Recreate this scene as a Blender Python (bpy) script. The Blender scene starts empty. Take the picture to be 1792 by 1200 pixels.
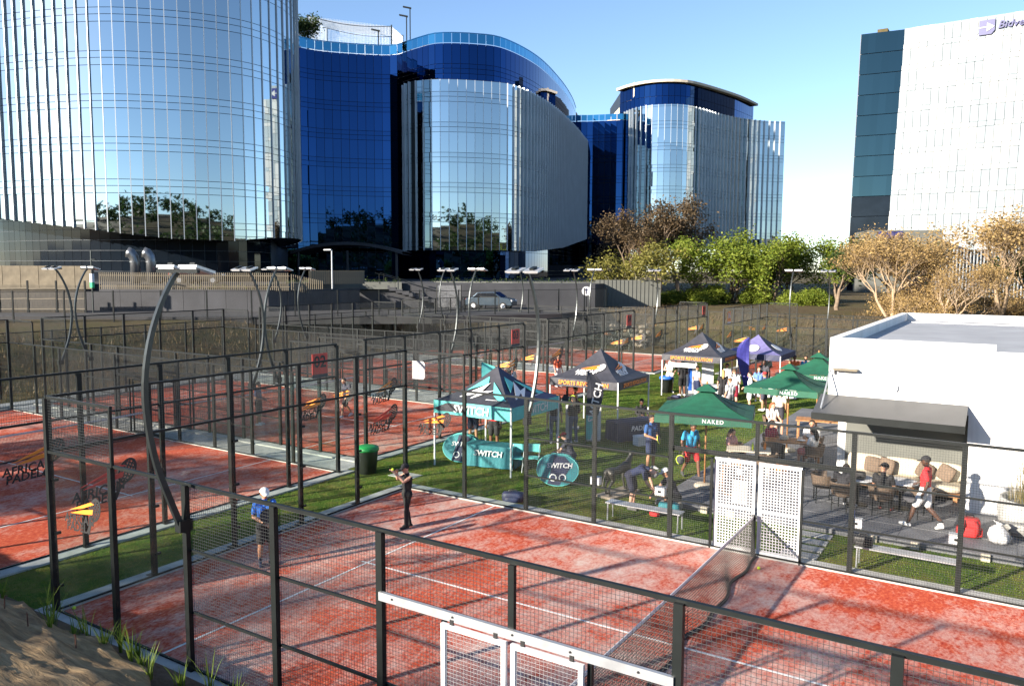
import bpy, bmesh, math, random
import numpy as np
from mathutils import Vector, Matrix, noise as mnoise
random.seed(7); rng = np.random.default_rng(7)
SC = bpy.context.scene; COL = SC.collection
R = math.radians

# ------------------------------------------------------------------ camera
CAM = Vector((14.731, -7.517, 6.381)); YAW, PITCH, ROLL = -0.566822, -0.0921867, 0.0042916
FH = Vector((math.sin(YAW), math.cos(YAW), 0)); RH = Vector((math.cos(YAW), -math.sin(YAW), 0))
cd = bpy.data.cameras.new('camera'); cam = bpy.data.objects.new('camera', cd); COL.objects.link(cam)
_f = Vector((math.sin(YAW)*math.cos(PITCH), math.cos(YAW)*math.cos(PITCH), math.sin(PITCH)))
_u = RH.cross(_f); _r2 = math.cos(ROLL)*RH + math.sin(ROLL)*_u; _u2 = -math.sin(ROLL)*RH + math.cos(ROLL)*_u
cam.matrix_world = Matrix((( _r2.x,_u2.x,-_f.x,CAM.x),(_r2.y,_u2.y,-_f.y,CAM.y),(_r2.z,_u2.z,-_f.z,CAM.z),(0,0,0,1)))
cd.sensor_fit = 'HORIZONTAL'; cd.sensor_width = 36.0; cd.lens = 27.99; cd.clip_end = 5000; cd.clip_start = 0.1
SC.camera = cam
# ------------------------------------------------------------------ sky, sun, exposure
SUN_EL = R(18); TRAV = Vector((0.42, 0.91, 0)).normalized()
w = bpy.data.worlds.new('World'); SC.world = w; w.use_nodes = True
nt = w.node_tree; nt.nodes.clear()
sky = nt.nodes.new('ShaderNodeTexSky'); sky.sky_type = 'NISHITA'; sky.sun_disc = False
sky.sun_elevation = SUN_EL; sky.sun_rotation = math.atan2(-TRAV.x, -TRAV.y)
sky.altitude = 1500; sky.air_density = 0.9; sky.dust_density = 0.6; sky.ozone_density = 2.0
bg = nt.nodes.new('ShaderNodeBackground'); bg.inputs[1].default_value = 0.08
wo = nt.nodes.new('ShaderNodeOutputWorld'); nt.links.new(sky.outputs[0], bg.inputs[0]); nt.links.new(bg.outputs[0], wo.inputs[0])
sl = bpy.data.lights.new('sun', 'SUN'); sl.energy = 4.8; sl.angle = R(0.9); sl.color = (1.0, 0.89, 0.76)
so = bpy.data.objects.new('sun', sl); COL.objects.link(so); so.location = (0, -20, 40)
so.rotation_euler = Vector((TRAV.x*math.cos(SUN_EL), TRAV.y*math.cos(SUN_EL), -math.sin(SUN_EL))).to_track_quat('-Z', 'Y').to_euler()
vs = SC.view_settings; vs.view_transform = 'Standard'; vs.look = 'None'; vs.exposure = 1.8; vs.gamma = 1.0; vs.use_curve_mapping = False
cy = SC.cycles; cy.max_bounces = 10; cy.transparent_max_bounces = 64; cy.glossy_bounces = 5; cy.diffuse_bounces = 3; cy.transmission_bounces = 4
cy.caustics_reflective = False; cy.caustics_refractive = False; cy.use_denoising = True; cy.sample_clamp_indirect = 6.0
try: cy.denoiser = 'OPENIMAGEDENOISE'; cy.denoising_prefilter = 'ACCURATE'
except Exception: pass

# ------------------------------------------------------------------ helpers
def W(D, L, z=0.0):
    """plan coordinates along the view axis (D ahead, L to the right) to the world"""
    return Vector((CAM.x + D*FH.x + L*RH.x, CAM.y + D*FH.y + L*RH.y, z))

class MB:
    def __init__(s): s.v = []; s.f = []; s.m = []
    def add(s, vs, fs, m=0):
        b = len(s.v); s.v += [tuple(x) for x in vs]; s.f += [tuple(b+i for i in f) for f in fs]; s.m += [m]*len(fs); return s
    def quad(s, a, b, c, d, m=0): return s.add([a,b,c,d], [(0,1,2,3)], m)
    def box(s, c, d, rz=0.0, m=0, M=None):
        x,y,z = d[0]/2, d[1]/2, d[2]/2; cs, sn = math.cos(rz), math.sin(rz); P = []
        for k in (-1,1):
            for q in ((-1,-1),(1,-1),(1,1),(-1,1)):
                v = Vector((q[0]*x, q[1]*y, k*z))
                v = M @ v if M else Vector((v.x*cs-v.y*sn, v.x*sn+v.y*cs, v.z))
                P.append(v+Vector(c))
        return s.add(P, [(3,2,1,0),(4,5,6,7),(0,1,5,4),(1,2,6,5),(2,3,7,6),(3,0,4,7)], m)
    def beam(s, p0, p1, w, h, m=0, up=(0,0,1), h1=None, w1=None):
        p0, p1 = Vector(p0), Vector(p1); d = (p1-p0).normalized(); u = Vector(up)
        if abs(d.dot(u)) > 0.99: u = Vector((1,0,0)) if abs(d.x) < .9 else Vector((0,1,0))
        a = d.cross(u).normalized(); b = a.cross(d); P = []
        for p,ww,hh in ((p0,w,h),(p1,w1 or w,h1 or h)):
            for q in ((-1,-1),(1,-1),(1,1),(-1,1)): P.append(p+a*q[0]*ww/2+b*q[1]*hh/2)
        return s.add(P, [(3,2,1,0),(4,5,6,7),(0,1,5,4),(1,2,6,5),(2,3,7,6),(3,0,4,7)], m)
    def tube(s, pts, rads, n=8, m=0, cap=True, flat=1.0):
        pts = [Vector(p) for p in pts]; rads = rads if hasattr(rads,'__len__') else [rads]*len(pts)
        P = []; F = []; a0 = None
        for i,p in enumerate(pts):
            d = (pts[min(i+1,len(pts)-1)]-pts[max(i-1,0)]).normalized()
            if a0 is None:
                u = Vector((0,0,1)) if abs(d.z) < .9 else Vector((1,0,0)); a = d.cross(u).normalized()
            else: a = (a0-d*a0.dot(d)).normalized()
            a0 = a; b = d.cross(a)
            for k in range(n):
                t = 2*math.pi*k/n; P.append(p+(a*math.cos(t)+b*math.sin(t)*flat)*rads[i])
        for i in range(len(pts)-1):
            for k in range(n):
                k2 = (k+1)%n; F.append((i*n+k,i*n+k2,(i+1)*n+k2,(i+1)*n+k))
        if cap: F.append(tuple(reversed(range(n)))); F.append(tuple((len(pts)-1)*n+k for k in range(n)))
        return s.add(P, F, m)
    def lathe(s, prof, c=(0,0,0), n=16, m=0, sx=1.0, sy=1.0):
        P = []; F = []
        for (r,z) in prof:
            for k in range(n):
                t = 2*math.pi*k/n; P.append((c[0]+r*sx*math.cos(t), c[1]+r*sy*math.sin(t), c[2]+z))
        for i in range(len(prof)-1):
            for k in range(n):
                k2 = (k+1)%n; F.append((i*n+k,i*n+k2,(i+1)*n+k2,(i+1)*n+k))
        F.append(tuple(reversed(range(n)))); F.append(tuple((len(prof)-1)*n+k for k in range(n)))
        return s.add(P, F, m)
    def ball(s, c, r, n=10, k=6, m=0, M=None):
        r = r if hasattr(r,'__len__') else (r,r,r); P = [(0,0,-1)]; F = []
        for i in range(1,k):
            ph = -math.pi/2+math.pi*i/k
            for j in range(n): t = 2*math.pi*j/n; P.append((math.cos(ph)*math.cos(t), math.cos(ph)*math.sin(t), math.sin(ph)))
        P.append((0,0,1)); top = len(P)-1
        for j in range(n): F.append((0,1+(j+1)%n,1+j))
        for i in range(k-2):
            for j in range(n): a=1+i*n+j; b=1+i*n+(j+1)%n; F.append((a,b,b+n,a+n))
        for j in range(n): F.append((top,top-n+j,top-n+(j+1)%n))
        Q = []
        for p in P:
            v = Vector((p[0]*r[0],p[1]*r[1],p[2]*r[2])); v = M @ v if M else v; Q.append(v+Vector(c))
        return s.add(Q, F, m)
    def prism(s, poly, o, ax, ay, t, m=0):
        o, ax, ay = Vector(o), Vector(ax), Vector(ay); nz = ax.cross(ay).normalized(); n = len(poly)
        P = [o+ax*x+ay*y-nz*t/2 for x,y in poly]+[o+ax*x+ay*y+nz*t/2 for x,y in poly]
        F = [tuple(reversed(range(n))), tuple(range(n,2*n))]+[(i,(i+1)%n,n+(i+1)%n,n+i) for i in range(n)]
        return s.add(P, F, m)
    def data(s, mats, smooth=False, name='m'):
        me = bpy.data.meshes.new(name); me.from_pydata(s.v, [], s.f)
        mats = mats if isinstance(mats,(list,tuple)) else [mats]
        for q in mats: me.materials.append(q)
        if len(mats) > 1: me.polygons.foreach_set('material_index', s.m)
        if smooth: me.polygons.foreach_set('use_smooth', [True]*len(s.f))
        me.update(); return me

def np_mesh(name, V, F, mat, smooth=False):
    """V (n,3), F (m,k) arrays"""
    V = np.asarray(V, np.float32); F = np.asarray(F, np.int32); k = F.shape[1]
    me = bpy.data.meshes.new(name); me.vertices.add(len(V)); me.vertices.foreach_set('co', V.ravel())
    me.loops.add(F.size); me.loops.foreach_set('vertex_index', F.ravel())
    me.polygons.add(len(F)); me.polygons.foreach_set('loop_start', np.arange(0,F.size,k,dtype=np.int32))
    if smooth: me.polygons.foreach_set('use_smooth', np.ones(len(F),bool))
    for q in (mat if isinstance(mat,(list,tuple)) else [mat]): me.materials.append(q)
    me.update(); me.validate(); return me

def ob(name, me, parent=None, loc=None, rz=None, mw=None):
    o = bpy.data.objects.new(name, me); COL.objects.link(o)
    if parent: o.parent = parent
    if loc is not None: o.location = loc
    if rz is not None: o.rotation_euler = (0,0,rz)
    if mw is not None: o.matrix_basis = mw
    return o
def tag(o, label=None, cat=None, group=None, kind=None):
    if label: o['label'] = label
    if cat: o['category'] = cat
    if group: o['group'] = group
    if kind: o['kind'] = kind
    return o
def thing(name, label, cat, loc=(0,0,0), rz=0.0, group=None):
    return tag(ob(name, None, None, loc, rz), label, cat, group)
def struct(name, me, parent=None):
    o = ob(name, me, parent)
    if not parent: o['kind'] = 'structure'
    return o
_tx = {}
def text_mesh(txt, size, mat, extrude=0.004, shear=0.0, align='CENTER', bold=0.0, sp=1.0):
    key = (txt,size,mat.name,extrude,shear,align,bold,sp)
    if key in _tx: return _tx[key]
    cu = bpy.data.curves.new('t','FONT'); cu.body = txt; cu.size = size; cu.extrude = extrude; cu.shear = shear
    cu.align_x = align; cu.align_y = 'CENTER'; cu.offset = bold; cu.resolution_u = 2; cu.space_character = sp
    o = bpy.data.objects.new('t',cu); COL.objects.link(o); dg = bpy.context.evaluated_depsgraph_get()
    me = bpy.data.meshes.new_from_object(o.evaluated_get(dg)); bpy.data.objects.remove(o); bpy.data.curves.remove(cu)
    me.materials.clear(); me.materials.append(mat); _tx[key] = me; return me
def frame(o, ax, ay):
    """matrix with local x along ax, local y along ay"""
    ax = Vector(ax).normalized(); ay = Vector(ay); ay = (ay-ax*ay.dot(ax)).normalized(); az = ax.cross(ay)
    return Matrix(((ax.x,ay.x,az.x,o[0]),(ax.y,ay.y,az.y,o[1]),(ax.z,ay.z,az.z,o[2]),(0,0,0,1)))

# ------------------------------------------------------------------ materials
def nodes(name):
    m = bpy.data.materials.new(name); m.use_nodes = True; t = m.node_tree; t.nodes.clear()
    out = t.nodes.new('ShaderNodeOutputMaterial'); b = t.nodes.new('ShaderNodeBsdfPrincipled'); t.links.new(b.outputs[0], out.inputs[0])
    return m, t, b, out
def N(t, kind, **kw):
    n = t.nodes.new(kind)
    for k,v in kw.items():
        if k in n.inputs: n.inputs[k].default_value = v
        else: setattr(n, k, v)
    return n
def ramp(t, fac, stops):
    r = t.nodes.new('ShaderNodeValToRGB'); e = r.color_ramp.elements
    while len(e) < len(stops): e.new(0.5)
    for q,(p,c) in zip(e,stops): q.position = p; q.color = (*c,1) if len(c)==3 else c
    t.links.new(fac, r.inputs[0]); return r
def coords(t, scale=(1,1,1), rot=(0,0,0)):
    c = t.nodes.new('ShaderNodeTexCoord'); mp = t.nodes.new('ShaderNodeMapping'); mp.inputs['Scale'].default_value = scale; mp.inputs['Rotation'].default_value = rot
    t.links.new(c.outputs['Object'], mp.inputs[0]); return mp.outputs[0]
def noise(t, vec, scale, detail=4, rough=0.55, dist=0.0):
    n = N(t,'ShaderNodeTexNoise',Scale=scale,Detail=detail,Roughness=rough,Distortion=dist); t.links.new(vec,n.inputs['Vector']); return n.outputs['Fac']
def mixc(t, fac, a, b, mode='MIX'):
    m = t.nodes.new('ShaderNodeMix'); m.data_type = 'RGBA'; m.blend_type = mode
    for s,x in ((0,fac),(6,a),(7,b)):
        if hasattr(x,'links') or hasattr(x,'is_linked'): t.links.new(x, m.inputs[s])
        else: m.inputs[s].default_value = x if s==0 else ((*x,1) if len(x)==3 else x)
    return m.outputs[2]
def bump(t, b, h, strength=0.3, dist=0.02):
    n = N(t,'ShaderNodeBump',Strength=strength,Distance=dist); t.links.new(h,n.inputs['Height']); t.links.new(n.outputs[0], b.inputs['Normal'])
def mat(name, c, rough=0.6, metal=0.0, var=0.12, scale=6.0, bmp=0.0, bscale=None, spec=None):
    """principled colour with soft wear noise"""
    m,t,b,o = nodes(name); v = coords(t); f = noise(t, v, scale, 5)
    d = tuple(x*(1-var*1.6) for x in c); l = tuple(min(1,x*(1+var)) for x in c)
    r = ramp(t, f, [(0.3,d),(0.7,l)]); t.links.new(r.outputs[0], b.inputs['Base Color'])
    b.inputs['Roughness'].default_value = rough; b.inputs['Metallic'].default_value = metal
    if spec is not None: b.inputs['Specular IOR Level'].default_value = spec
    if bmp: bump(t, b, noise(t, v, bscale or scale*6, 3), bmp)
    return m

M = {}
M['steel'] = mat('painted_steel', (0.008,0.0105,0.0105), 0.45, 0.0, 0.2, 3, spec=0.22)
M['lamp_pole'] = mat('lamp_pole', (0.035,0.042,0.044), 0.35, 0.55, 0.15, 2)
M['galv'] = mat('galvanised', (0.42,0.44,0.46), 0.42, 0.6, 0.1, 5)
M['duct'] = mat('duct_steel', (0.20,0.21,0.22), 0.3, 0.8, 0.1, 2)
M['wire'] = mat('wire', (0.035,0.04,0.04), 0.45, 0.2, 0.1, 2)
M['white'] = mat('white_paint', (0.62,0.62,0.62), 0.5, 0, 0.05, 3)
M['plaster'] = mat('white_plaster', (0.72,0.72,0.70), 0.8, 0, 0.10, 0.6, 0.15, 40)
def stained(name, c):
    m,t,b,o = nodes(name); v = coords(t,(1.6,1.6,0.12)); f = noise(t, v, 1.4, 6, 0.65); g_ = noise(t, coords(t), 0.7, 4)
    r = ramp(t, f, [(0.28,tuple(x*0.80 for x in c)),(0.5,c)]); r2 = ramp(t, g_, [(0.3,(0.90,0.89,0.87)),(0.65,(1,1,1))])
    t.links.new(mixc(t, 1.0, r.outputs[0], r2.outputs[0], 'MULTIPLY'), b.inputs['Base Color']); b.inputs['Roughness'].default_value = 0.85; bump(t, b, noise(t, coords(t), 45, 3), 0.2, 0.01); return m
M['plaster'] = stained('white_plaster', (0.72,0.72,0.70))
M['concrete'] = mat('concrete', (0.36,0.36,0.34), 0.85, 0, 0.16, 2.5, 0.25, 40)
M['concrete_dk'] = mat('dark_concrete', (0.034,0.036,0.042), 0.8, 0, 0.2, 0.5, 0.2, 8)
M['deck'] = mat('deck_paving', (0.135,0.14,0.15), 0.7, 0, 0.18, 1.5, 0.15, 30)
M['asphalt'] = mat('asphalt', (0.032,0.032,0.034), 0.9, 0, 0.2, 0.8, 0.3, 40)
M['black'] = mat('black', (0.012,0.012,0.013), 0.55, 0, 0.2, 8)
M['wood'] = mat('wood', (0.36,0.17,0.065), 0.55, 0, 0.25, 9)
M['orange'] = mat('orange', (0.85,0.24,0.02), 0.5, 0, 0.06, 4)
M['red'] = mat('red_cloth', (0.55,0.02,0.02), 0.7, 0, 0.12, 8)
M['dkred'] = mat('sign_red', (0.5,0.035,0.025), 0.5, 0, 0.1, 8)
M['teal'] = mat('teal_cloth', (0.02,0.17,0.20), 0.7, 0, 0.1, 5, 0.5, 5)
M['mint'] = mat('mint_cloth', (0.10,0.44,0.42), 0.7, 0, 0.08, 5, 0.5, 5)
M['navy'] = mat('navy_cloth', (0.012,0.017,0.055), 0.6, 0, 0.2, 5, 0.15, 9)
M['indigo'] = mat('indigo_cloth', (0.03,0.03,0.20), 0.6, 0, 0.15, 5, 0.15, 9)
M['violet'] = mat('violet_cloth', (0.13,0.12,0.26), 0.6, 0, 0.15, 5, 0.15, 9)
M['char'] = mat('charcoal_cloth', (0.035,0.036,0.045), 0.6, 0, 0.15, 4, 0.6, 3.5)
M['umb'] = mat('umbrella_green', (0.005,0.075,0.040), 0.75, 0, 0.12, 4, 0.25, 10)
M['oldcream'] = mat('weathered_cream', (0.15,0.125,0.085), 0.85, 0, 0.25, 1.2)
M['gatewire'] = mat('gate_wire', (0.30,0.31,0.32), 0.5, 0.3)
M['cream'] = mat('cream', (0.46,0.41,0.32), 0.8, 0, 0.08, 3)
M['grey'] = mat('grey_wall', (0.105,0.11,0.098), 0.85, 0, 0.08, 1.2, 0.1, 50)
M['taupe'] = mat('taupe_cushion', (0.14,0.10,0.07), 0.9, 0, 0.15, 14, 0.3, 60)
M['rattan'] = mat('rattan', (0.13,0.09,0.06), 0.7, 0, 0.25, 30, 0.5, 90)
M['roof'] = mat('roof_sheet', (0.30,0.31,0.32), 0.75, 0, 0.1, 0.8, 0.1, 20)
M['awning'] = mat('awning_sheet', (0.06,0.062,0.064), 0.45, 0, 0.08, 2)
M['yellow'] = mat('tennis_ball', (0.62,0.78,0.05), 0.8, 0, 0.1, 40)
M['binblack'] = mat('bin_plastic', (0.02,0.024,0.022), 0.5, 0, 0.2, 5)
M['bingreen'] = mat('bin_green', (0.01,0.22,0.05), 0.45, 0, 0.1, 5)
M['binblue'] = mat('bin_blue', (0.02,0.12,0.5), 0.45, 0, 0.1, 5)
M['line'] = mat('line_white', (0.66,0.64,0.62), 0.85, 0, 0.16, 9)
M['palisade'] = mat('palisade', (0.13,0.11,0.075), 0.6, 0.1, 0.12, 2)
M['stone'] = mat('stone', (0.30,0.25,0.19), 0.9, 0, 0.3, 1.3, 0.5, 12)
M['carblue'] = mat('car_paint', (0.07,0.10,0.13), 0.25, 0.6, 0.05, 3)
M['cardark'] = mat('car_paint_dark', (0.03,0.032,0.035), 0.25, 0.4, 0.05, 3)
M['tyre'] = mat('tyre', (0.02,0.02,0.02), 0.85)
M['darkglass'] = mat('dark_glass', (0.01,0.012,0.016), 0.06, 0.0, 0.1, 1, spec=0.8)
M['signgreen'] = mat('sign_green', (0.02,0.4,0.15), 0.5)

def glass_mat():
    m,t,b,o = nodes('court_glass'); t.nodes.remove(b)
    tr = N(t,'ShaderNodeBsdfTransparent'); tr.inputs[0].default_value = (0.965,0.985,0.975,1)
    gl = N(t,'ShaderNodeBsdfGlossy',Roughness=0.02); gl.inputs[0].default_value = (0.9,0.95,1,1)
    df = N(t,'ShaderNodeBsdfDiffuse'); df.inputs[0].default_value = (0.5,0.52,0.5,1)
    lw = N(t,'ShaderNodeLayerWeight',Blend=0.5); pw = N(t,'ShaderNodeMath',operation='POWER'); t.links.new(lw.outputs['Facing'],pw.inputs[0]); pw.inputs[1].default_value = 5.0
    fr = N(t,'ShaderNodeMath',operation='MULTIPLY_ADD'); t.links.new(pw.outputs[0],fr.inputs[0]); fr.inputs[1].default_value = 0.45; fr.inputs[2].default_value = 0.012; v = coords(t)
    dirt = ramp(t, noise(t,v,1.3,6,0.65), [(0.5,(0.002,)*3),(0.9,(0.012,)*3)])
    m0 = N(t,'ShaderNodeMixShader'); t.links.new(dirt.outputs[0], m0.inputs[0]); t.links.new(tr.outputs[0], m0.inputs[1]); t.links.new(df.outputs[0], m0.inputs[2])
    mx = N(t,'ShaderNodeMixShader'); t.links.new(fr.outputs[0], mx.inputs[0]); t.links.new(m0.outputs[0], mx.inputs[1]); t.links.new(gl.outputs[0], mx.inputs[2])
    t.links.new(mx.outputs[0], o.inputs[0]); return m
M['glass'] = glass_mat()

def turf_mat(name, lo, hi, sandc=(0.56,0.41,0.355)):
    m,t,b,o = nodes(name); v = coords(t,(1.0,0.62,1),(0,0,R(28)))
    big = noise(t, v, 0.30, 5, 0.6, 0.4); mid = noise(t, v, 2.6, 7, 0.74, 0.35); fine = noise(t, v, 15.0, 6, 0.7)
    red = ramp(t, fine, [(0.30,(0.31,0.030,0.020)),(0.52,(0.50,0.085,0.040)),(0.75,(0.57,0.18,0.09))])
    g = N(t,'ShaderNodeMath',operation='MULTIPLY_ADD'); t.links.new(big,g.inputs[0]); g.inputs[1].default_value = 1.15; t.links.new(mid,g.inputs[2])
    p2 = N(t,'ShaderNodeMath',operation='MULTIPLY_ADD'); t.links.new(fine,p2.inputs[0]); p2.inputs[1].default_value = 0.6; t.links.new(g.outputs[0],p2.inputs[2])
    mr = N(t,'ShaderNodeMapRange'); mr.inputs[1].default_value = lo; mr.inputs[2].default_value = hi; t.links.new(p2.outputs[0], mr.inputs[0])
    cl = mixc(t, mr.outputs[0], red.outputs[0], sandc); t.links.new(cl, b.inputs['Base Color'])
    b.inputs['Roughness'].default_value = 0.95; b.inputs['Specular IOR Level'].default_value = 0.15
    bump(t, b, noise(t, v, 60, 3, 0.8), 0.6, 0.02); return m
M['turf'] = turf_mat('red_turf', 1.22, 1.62)
M['turf2'] = turf_mat('orange_turf', 1.32, 1.80)

def ground_mat(name, stops, s1=0.25, s2=3.0, s3=40, bs=0.6):
    m,t,b,o = nodes(name); v = coords(t)
    a = noise(t, v, s1, 5, 0.6, 0.3); c = noise(t, v, s2, 6, 0.7)
    f = N(t,'ShaderNodeMath',operation='MULTIPLY_ADD'); t.links.new(c,f.inputs[0]); f.inputs[1].default_value = 0.8
    g = N(t,'ShaderNodeMath',operation='MULTIPLY'); t.links.new(a,g.inputs[0]); g.inputs[1].default_value = 0.7
    t.links.new(g.outputs[0], f.inputs[2]); r = ramp(t, f.outputs[0], stops); t.links.new(r.outputs[0], b.inputs['Base Color'])
    b.inputs['Roughness'].default_value = 0.95; b.inputs['Specular IOR Level'].default_value = 0.1
    bump(t, b, noise(t, v, s3, 4, 0.75), bs, 0.05); return m
M['lawn'] = ground_mat('lawn_soil', [(0.45,(0.022,0.055,0.008)),(0.68,(0.06,0.11,0.014)),(0.92,(0.16,0.14,0.035))], 0.3, 2.5, 30, 0.8)
M['drygrass'] = ground_mat('dry_grass_ground', [(0.45,(0.04,0.030,0.018)),(0.68,(0.10,0.075,0.042)),(0.9,(0.07,0.065,0.025))], 0.12, 1.2, 12, 0.9)
M['dirt'] = ground_mat('bank_dirt', [(0.4,(0.045,0.03,0.02)),(0.7,(0.11,0.08,0.055)),(0.95,(0.17,0.13,0.10))], 0.8, 6, 40, 0.8)
def leaf_mat(name, a, bcol, trans=0.35):
    m,t,b,o = nodes(name); g = N(t,'ShaderNodeNewGeometry'); v = coords(t)
    f = noise(t, v, 0.9, 3); add = N(t,'ShaderNodeMath',operation='MULTIPLY_ADD'); t.links.new(g.outputs['Random Per Island'],add.inputs[0]); add.inputs[1].default_value = 0.55; t.links.new(f,add.inputs[2])
    r = ramp(t, add.outputs[0], [(0.35,a),(1.0,bcol)]); t.links.new(r.outputs[0], b.inputs['Base Color']); b.inputs['Roughness'].default_value = 0.6
    b.inputs['Specular IOR Level'].default_value = 0.25
    tl = N(t,'ShaderNodeBsdfTranslucent'); t.links.new(r.outputs[0], tl.inputs[0]); mx = N(t,'ShaderNodeMixShader'); mx.inputs[0].default_value = trans
    t.links.new(b.outputs[0],mx.inputs[1]); t.links.new(tl.outputs[0],mx.inputs[2]); t.links.new(mx.outputs[0],o.inputs[0]); return m
M['blade'] = leaf_mat('grass_blade', (0.04,0.095,0.009), (0.18,0.24,0.03), 0.3)
M['leaf_green'] = leaf_mat('leaf_green', (0.055,0.105,0.010), (0.20,0.24,0.03))
M['leaf_olive'] = leaf_mat('leaf_olive', (0.07,0.08,0.014), (0.22,0.20,0.045))
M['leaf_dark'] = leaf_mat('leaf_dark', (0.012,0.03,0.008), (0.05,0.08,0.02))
M['leaf_tan'] = leaf_mat('leaf_tan', (0.20,0.13,0.05), (0.40,0.28,0.115))
M['leaf_brown'] = leaf_mat('leaf_brown', (0.04,0.035,0.022), (0.14,0.095,0.05))
M['slopegrass'] = leaf_mat('slope_grass', (0.04,0.028,0.016), (0.15,0.105,0.05))
M['reed'] = leaf_mat('reed', (0.06,0.09,0.02), (0.32,0.24,0.10))
M['bark'] = mat('bark', (0.17,0.125,0.085), 0.9, 0, 0.3, 4, 0.6, 20)
M['bark_pale'] = mat('bark_pale', (0.42,0.38,0.22), 0.8, 0, 0.25, 3, 0.3, 15)
M['bark_tan'] = mat('bark_tan', (0.30,0.22,0.14), 0.9, 0, 0.25, 4, 0.5, 15)

def facade_glass(name, tint, rough=0.015, grid=None):
    m,t,b,o = nodes(name); b.inputs['Metallic'].default_value = 1.0; b.inputs['Roughness'].default_value = rough
    oi = N(t,'ShaderNodeObjectInfo'); r = ramp(t, oi.outputs['Random'], [(0.0,tuple(x*0.92 for x in tint)),(1.0,tuple(min(1,x*1.05) for x in tint))])
    t.links.new(r.outputs[0], b.inputs['Base Color'])
    v = coords(t); n = N(t,'ShaderNodeBump',Strength=0.02,Distance=0.02); t.links.new(noise(t, v, 0.5, 2), n.inputs['Height']); t.links.new(n.outputs[0], b.inputs['Normal']); return m
M['g_silver'] = facade_glass('facade_silver_glass', (0.40,0.46,0.49))
M['g_blue'] = facade_glass('facade_blue_glass', (0.012,0.043,0.135))
M['g_cyan'] = facade_glass('balustrade_cyan_glass', (0.06,0.24,0.38))
M['g_dark'] = mat('lobby_dark_glass', (0.007,0.011,0.017), 0.07, 0.0, 0.2, 0.4, spec=0.18)
M['g_green'] = facade_glass('green_facade_glass', (0.055,0.095,0.10))
M['fin'] = mat('facade_fin', (0.40,0.43,0.45), 0.35, 0.5, 0.05, 0.5)
M['fin2'] = mat('pale_facade_fin', (0.52,0.57,0.61), 0.35, 0.3, 0.05, 0.5)
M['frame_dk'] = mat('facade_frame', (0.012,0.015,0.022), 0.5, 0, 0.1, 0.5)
M['frit'] = mat('fritted_glass', (0.235,0.27,0.285), 0.15, 0.0, 0.12, 0.12, spec=0.7)
M['frit_white'] = mat('white_facade_panel', (0.34,0.35,0.35), 0.4, 0.0, 0.03, 0.2)
# ------------------------------------------------------------------ terrain and setting
def ss(t): t = np.clip(t,0,1); return t*t*(3-2*t)
def nz(x, y, s, seed=0.0): return mnoise.noise(Vector((x*s+seed, y*s-seed, seed*1.7)))
def axis(a, b, lo, hi, fine, coarse):
    L = list(np.arange(lo, hi+1e-6, fine)); q = lo; st = fine
    while q > a: st = min(st*1.35, coarse); q -= st; L.insert(0,q)
    q = hi; st = fine
    while q < b: st = min(st*1.35, coarse); q += st; L.append(q)
    return np.array(L)
def grid_mesh(name, xs, ys, zf, mt, smooth=True):
    X,Y = np.meshgrid(xs, ys, indexing='ij'); Z = zf(X,Y); nx,ny = X.shape
    V = np.stack([X,Y,Z],-1).reshape(-1,3); i = np.arange(nx*ny).reshape(nx,ny)
    F = np.stack([i[:-1,:-1],i[1:,:-1],i[1:,1:],i[:-1,1:]],-1).reshape(-1,4); return np_mesh(name, V, F, mt, smooth)
def terr(X,Y):
    dx = np.maximum(-25.5-X,0); dy = np.maximum(Y-53,0); d = np.hypot(dx,dy)
    z = -0.08+2.7*ss(d/9.0); D = (X-CAM.x)*FH.x+(Y-CAM.y)*FH.y
    z = z+34*ss((-D-110)/170)
    rough = np.vectorize(lambda x,y: nz(x,y,0.35)*0.10+nz(x,y,0.08,3)*0.25)(X,Y)
    return z+rough*ss(d/4.0)+np.where(D<-110, rough*8, 0)
struct('ground', grid_mesh('ground', axis(-1500,1500,-80,60,1.4,120), axis(-1500,1500,-20,110,1.4,120), terr, M['drygrass']))
def lawnz(X,Y): return np.vectorize(lambda x,y: nz(x,y,0.5)*0.012)(X,Y)
struct('lawn', grid_mesh('lawn', np.arange(-4.4,44.1,0.5), np.arange(-1.0,53.1,0.5), lawnz, M['lawn']))
# embankment with burlap cover south of the near court
def crest(X): return 1.0+1.6*ss((4-X)/15.0)
def bank(X,Y):
    c = crest(X); d = np.maximum(-0.12-Y,0); z = c*(1-np.exp(-0.62*d/c)) + 0.05*np.clip(d/0.25,0,1); z = np.where(Y<-34, z*np.clip((Y+46)/12,0,1), z)
    r = np.vectorize(lambda x,y: nz(x,y,0.9)*0.09+nz(x,y,3.1,5)*0.035)(X,Y)
    return z-0.03+r*np.clip((-0.10-Y)/0.5,0,1)
struct('embankment', grid_mesh('embankment', axis(-70,45,-12,9,0.16,2.0), axis(-46,-0.06,-7,-0.06,0.10,1.5), bank, M['dirt']))
def burlap_mat():
    m,t,b,o = nodes('burlap'); v = coords(t,(0.55,3.2,1.0),(0,0,R(-12))); a = noise(t, v, 1.6, 7, 0.7, 0.6); c = noise(t, v, 9, 4, 0.6)
    r = ramp(t, a, [(0.30,(0.09,0.055,0.026)),(0.52,(0.26,0.175,0.085)),(0.74,(0.46,0.33,0.18))]); t.links.new(r.outputs[0], b.inputs['Base Color'])
    b.inputs['Roughness'].default_value = 0.95; bump(t, b, a, 0.8, 0.10); return m
M['burlap'] = burlap_mat()
def cloth_edge(x): return -0.62-0.06*math.sin(x*1.7+0.6)-0.055*max(x,-3)+0.12*nz(x,0,1.3)-max(0,x-4.2)*0.5
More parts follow.
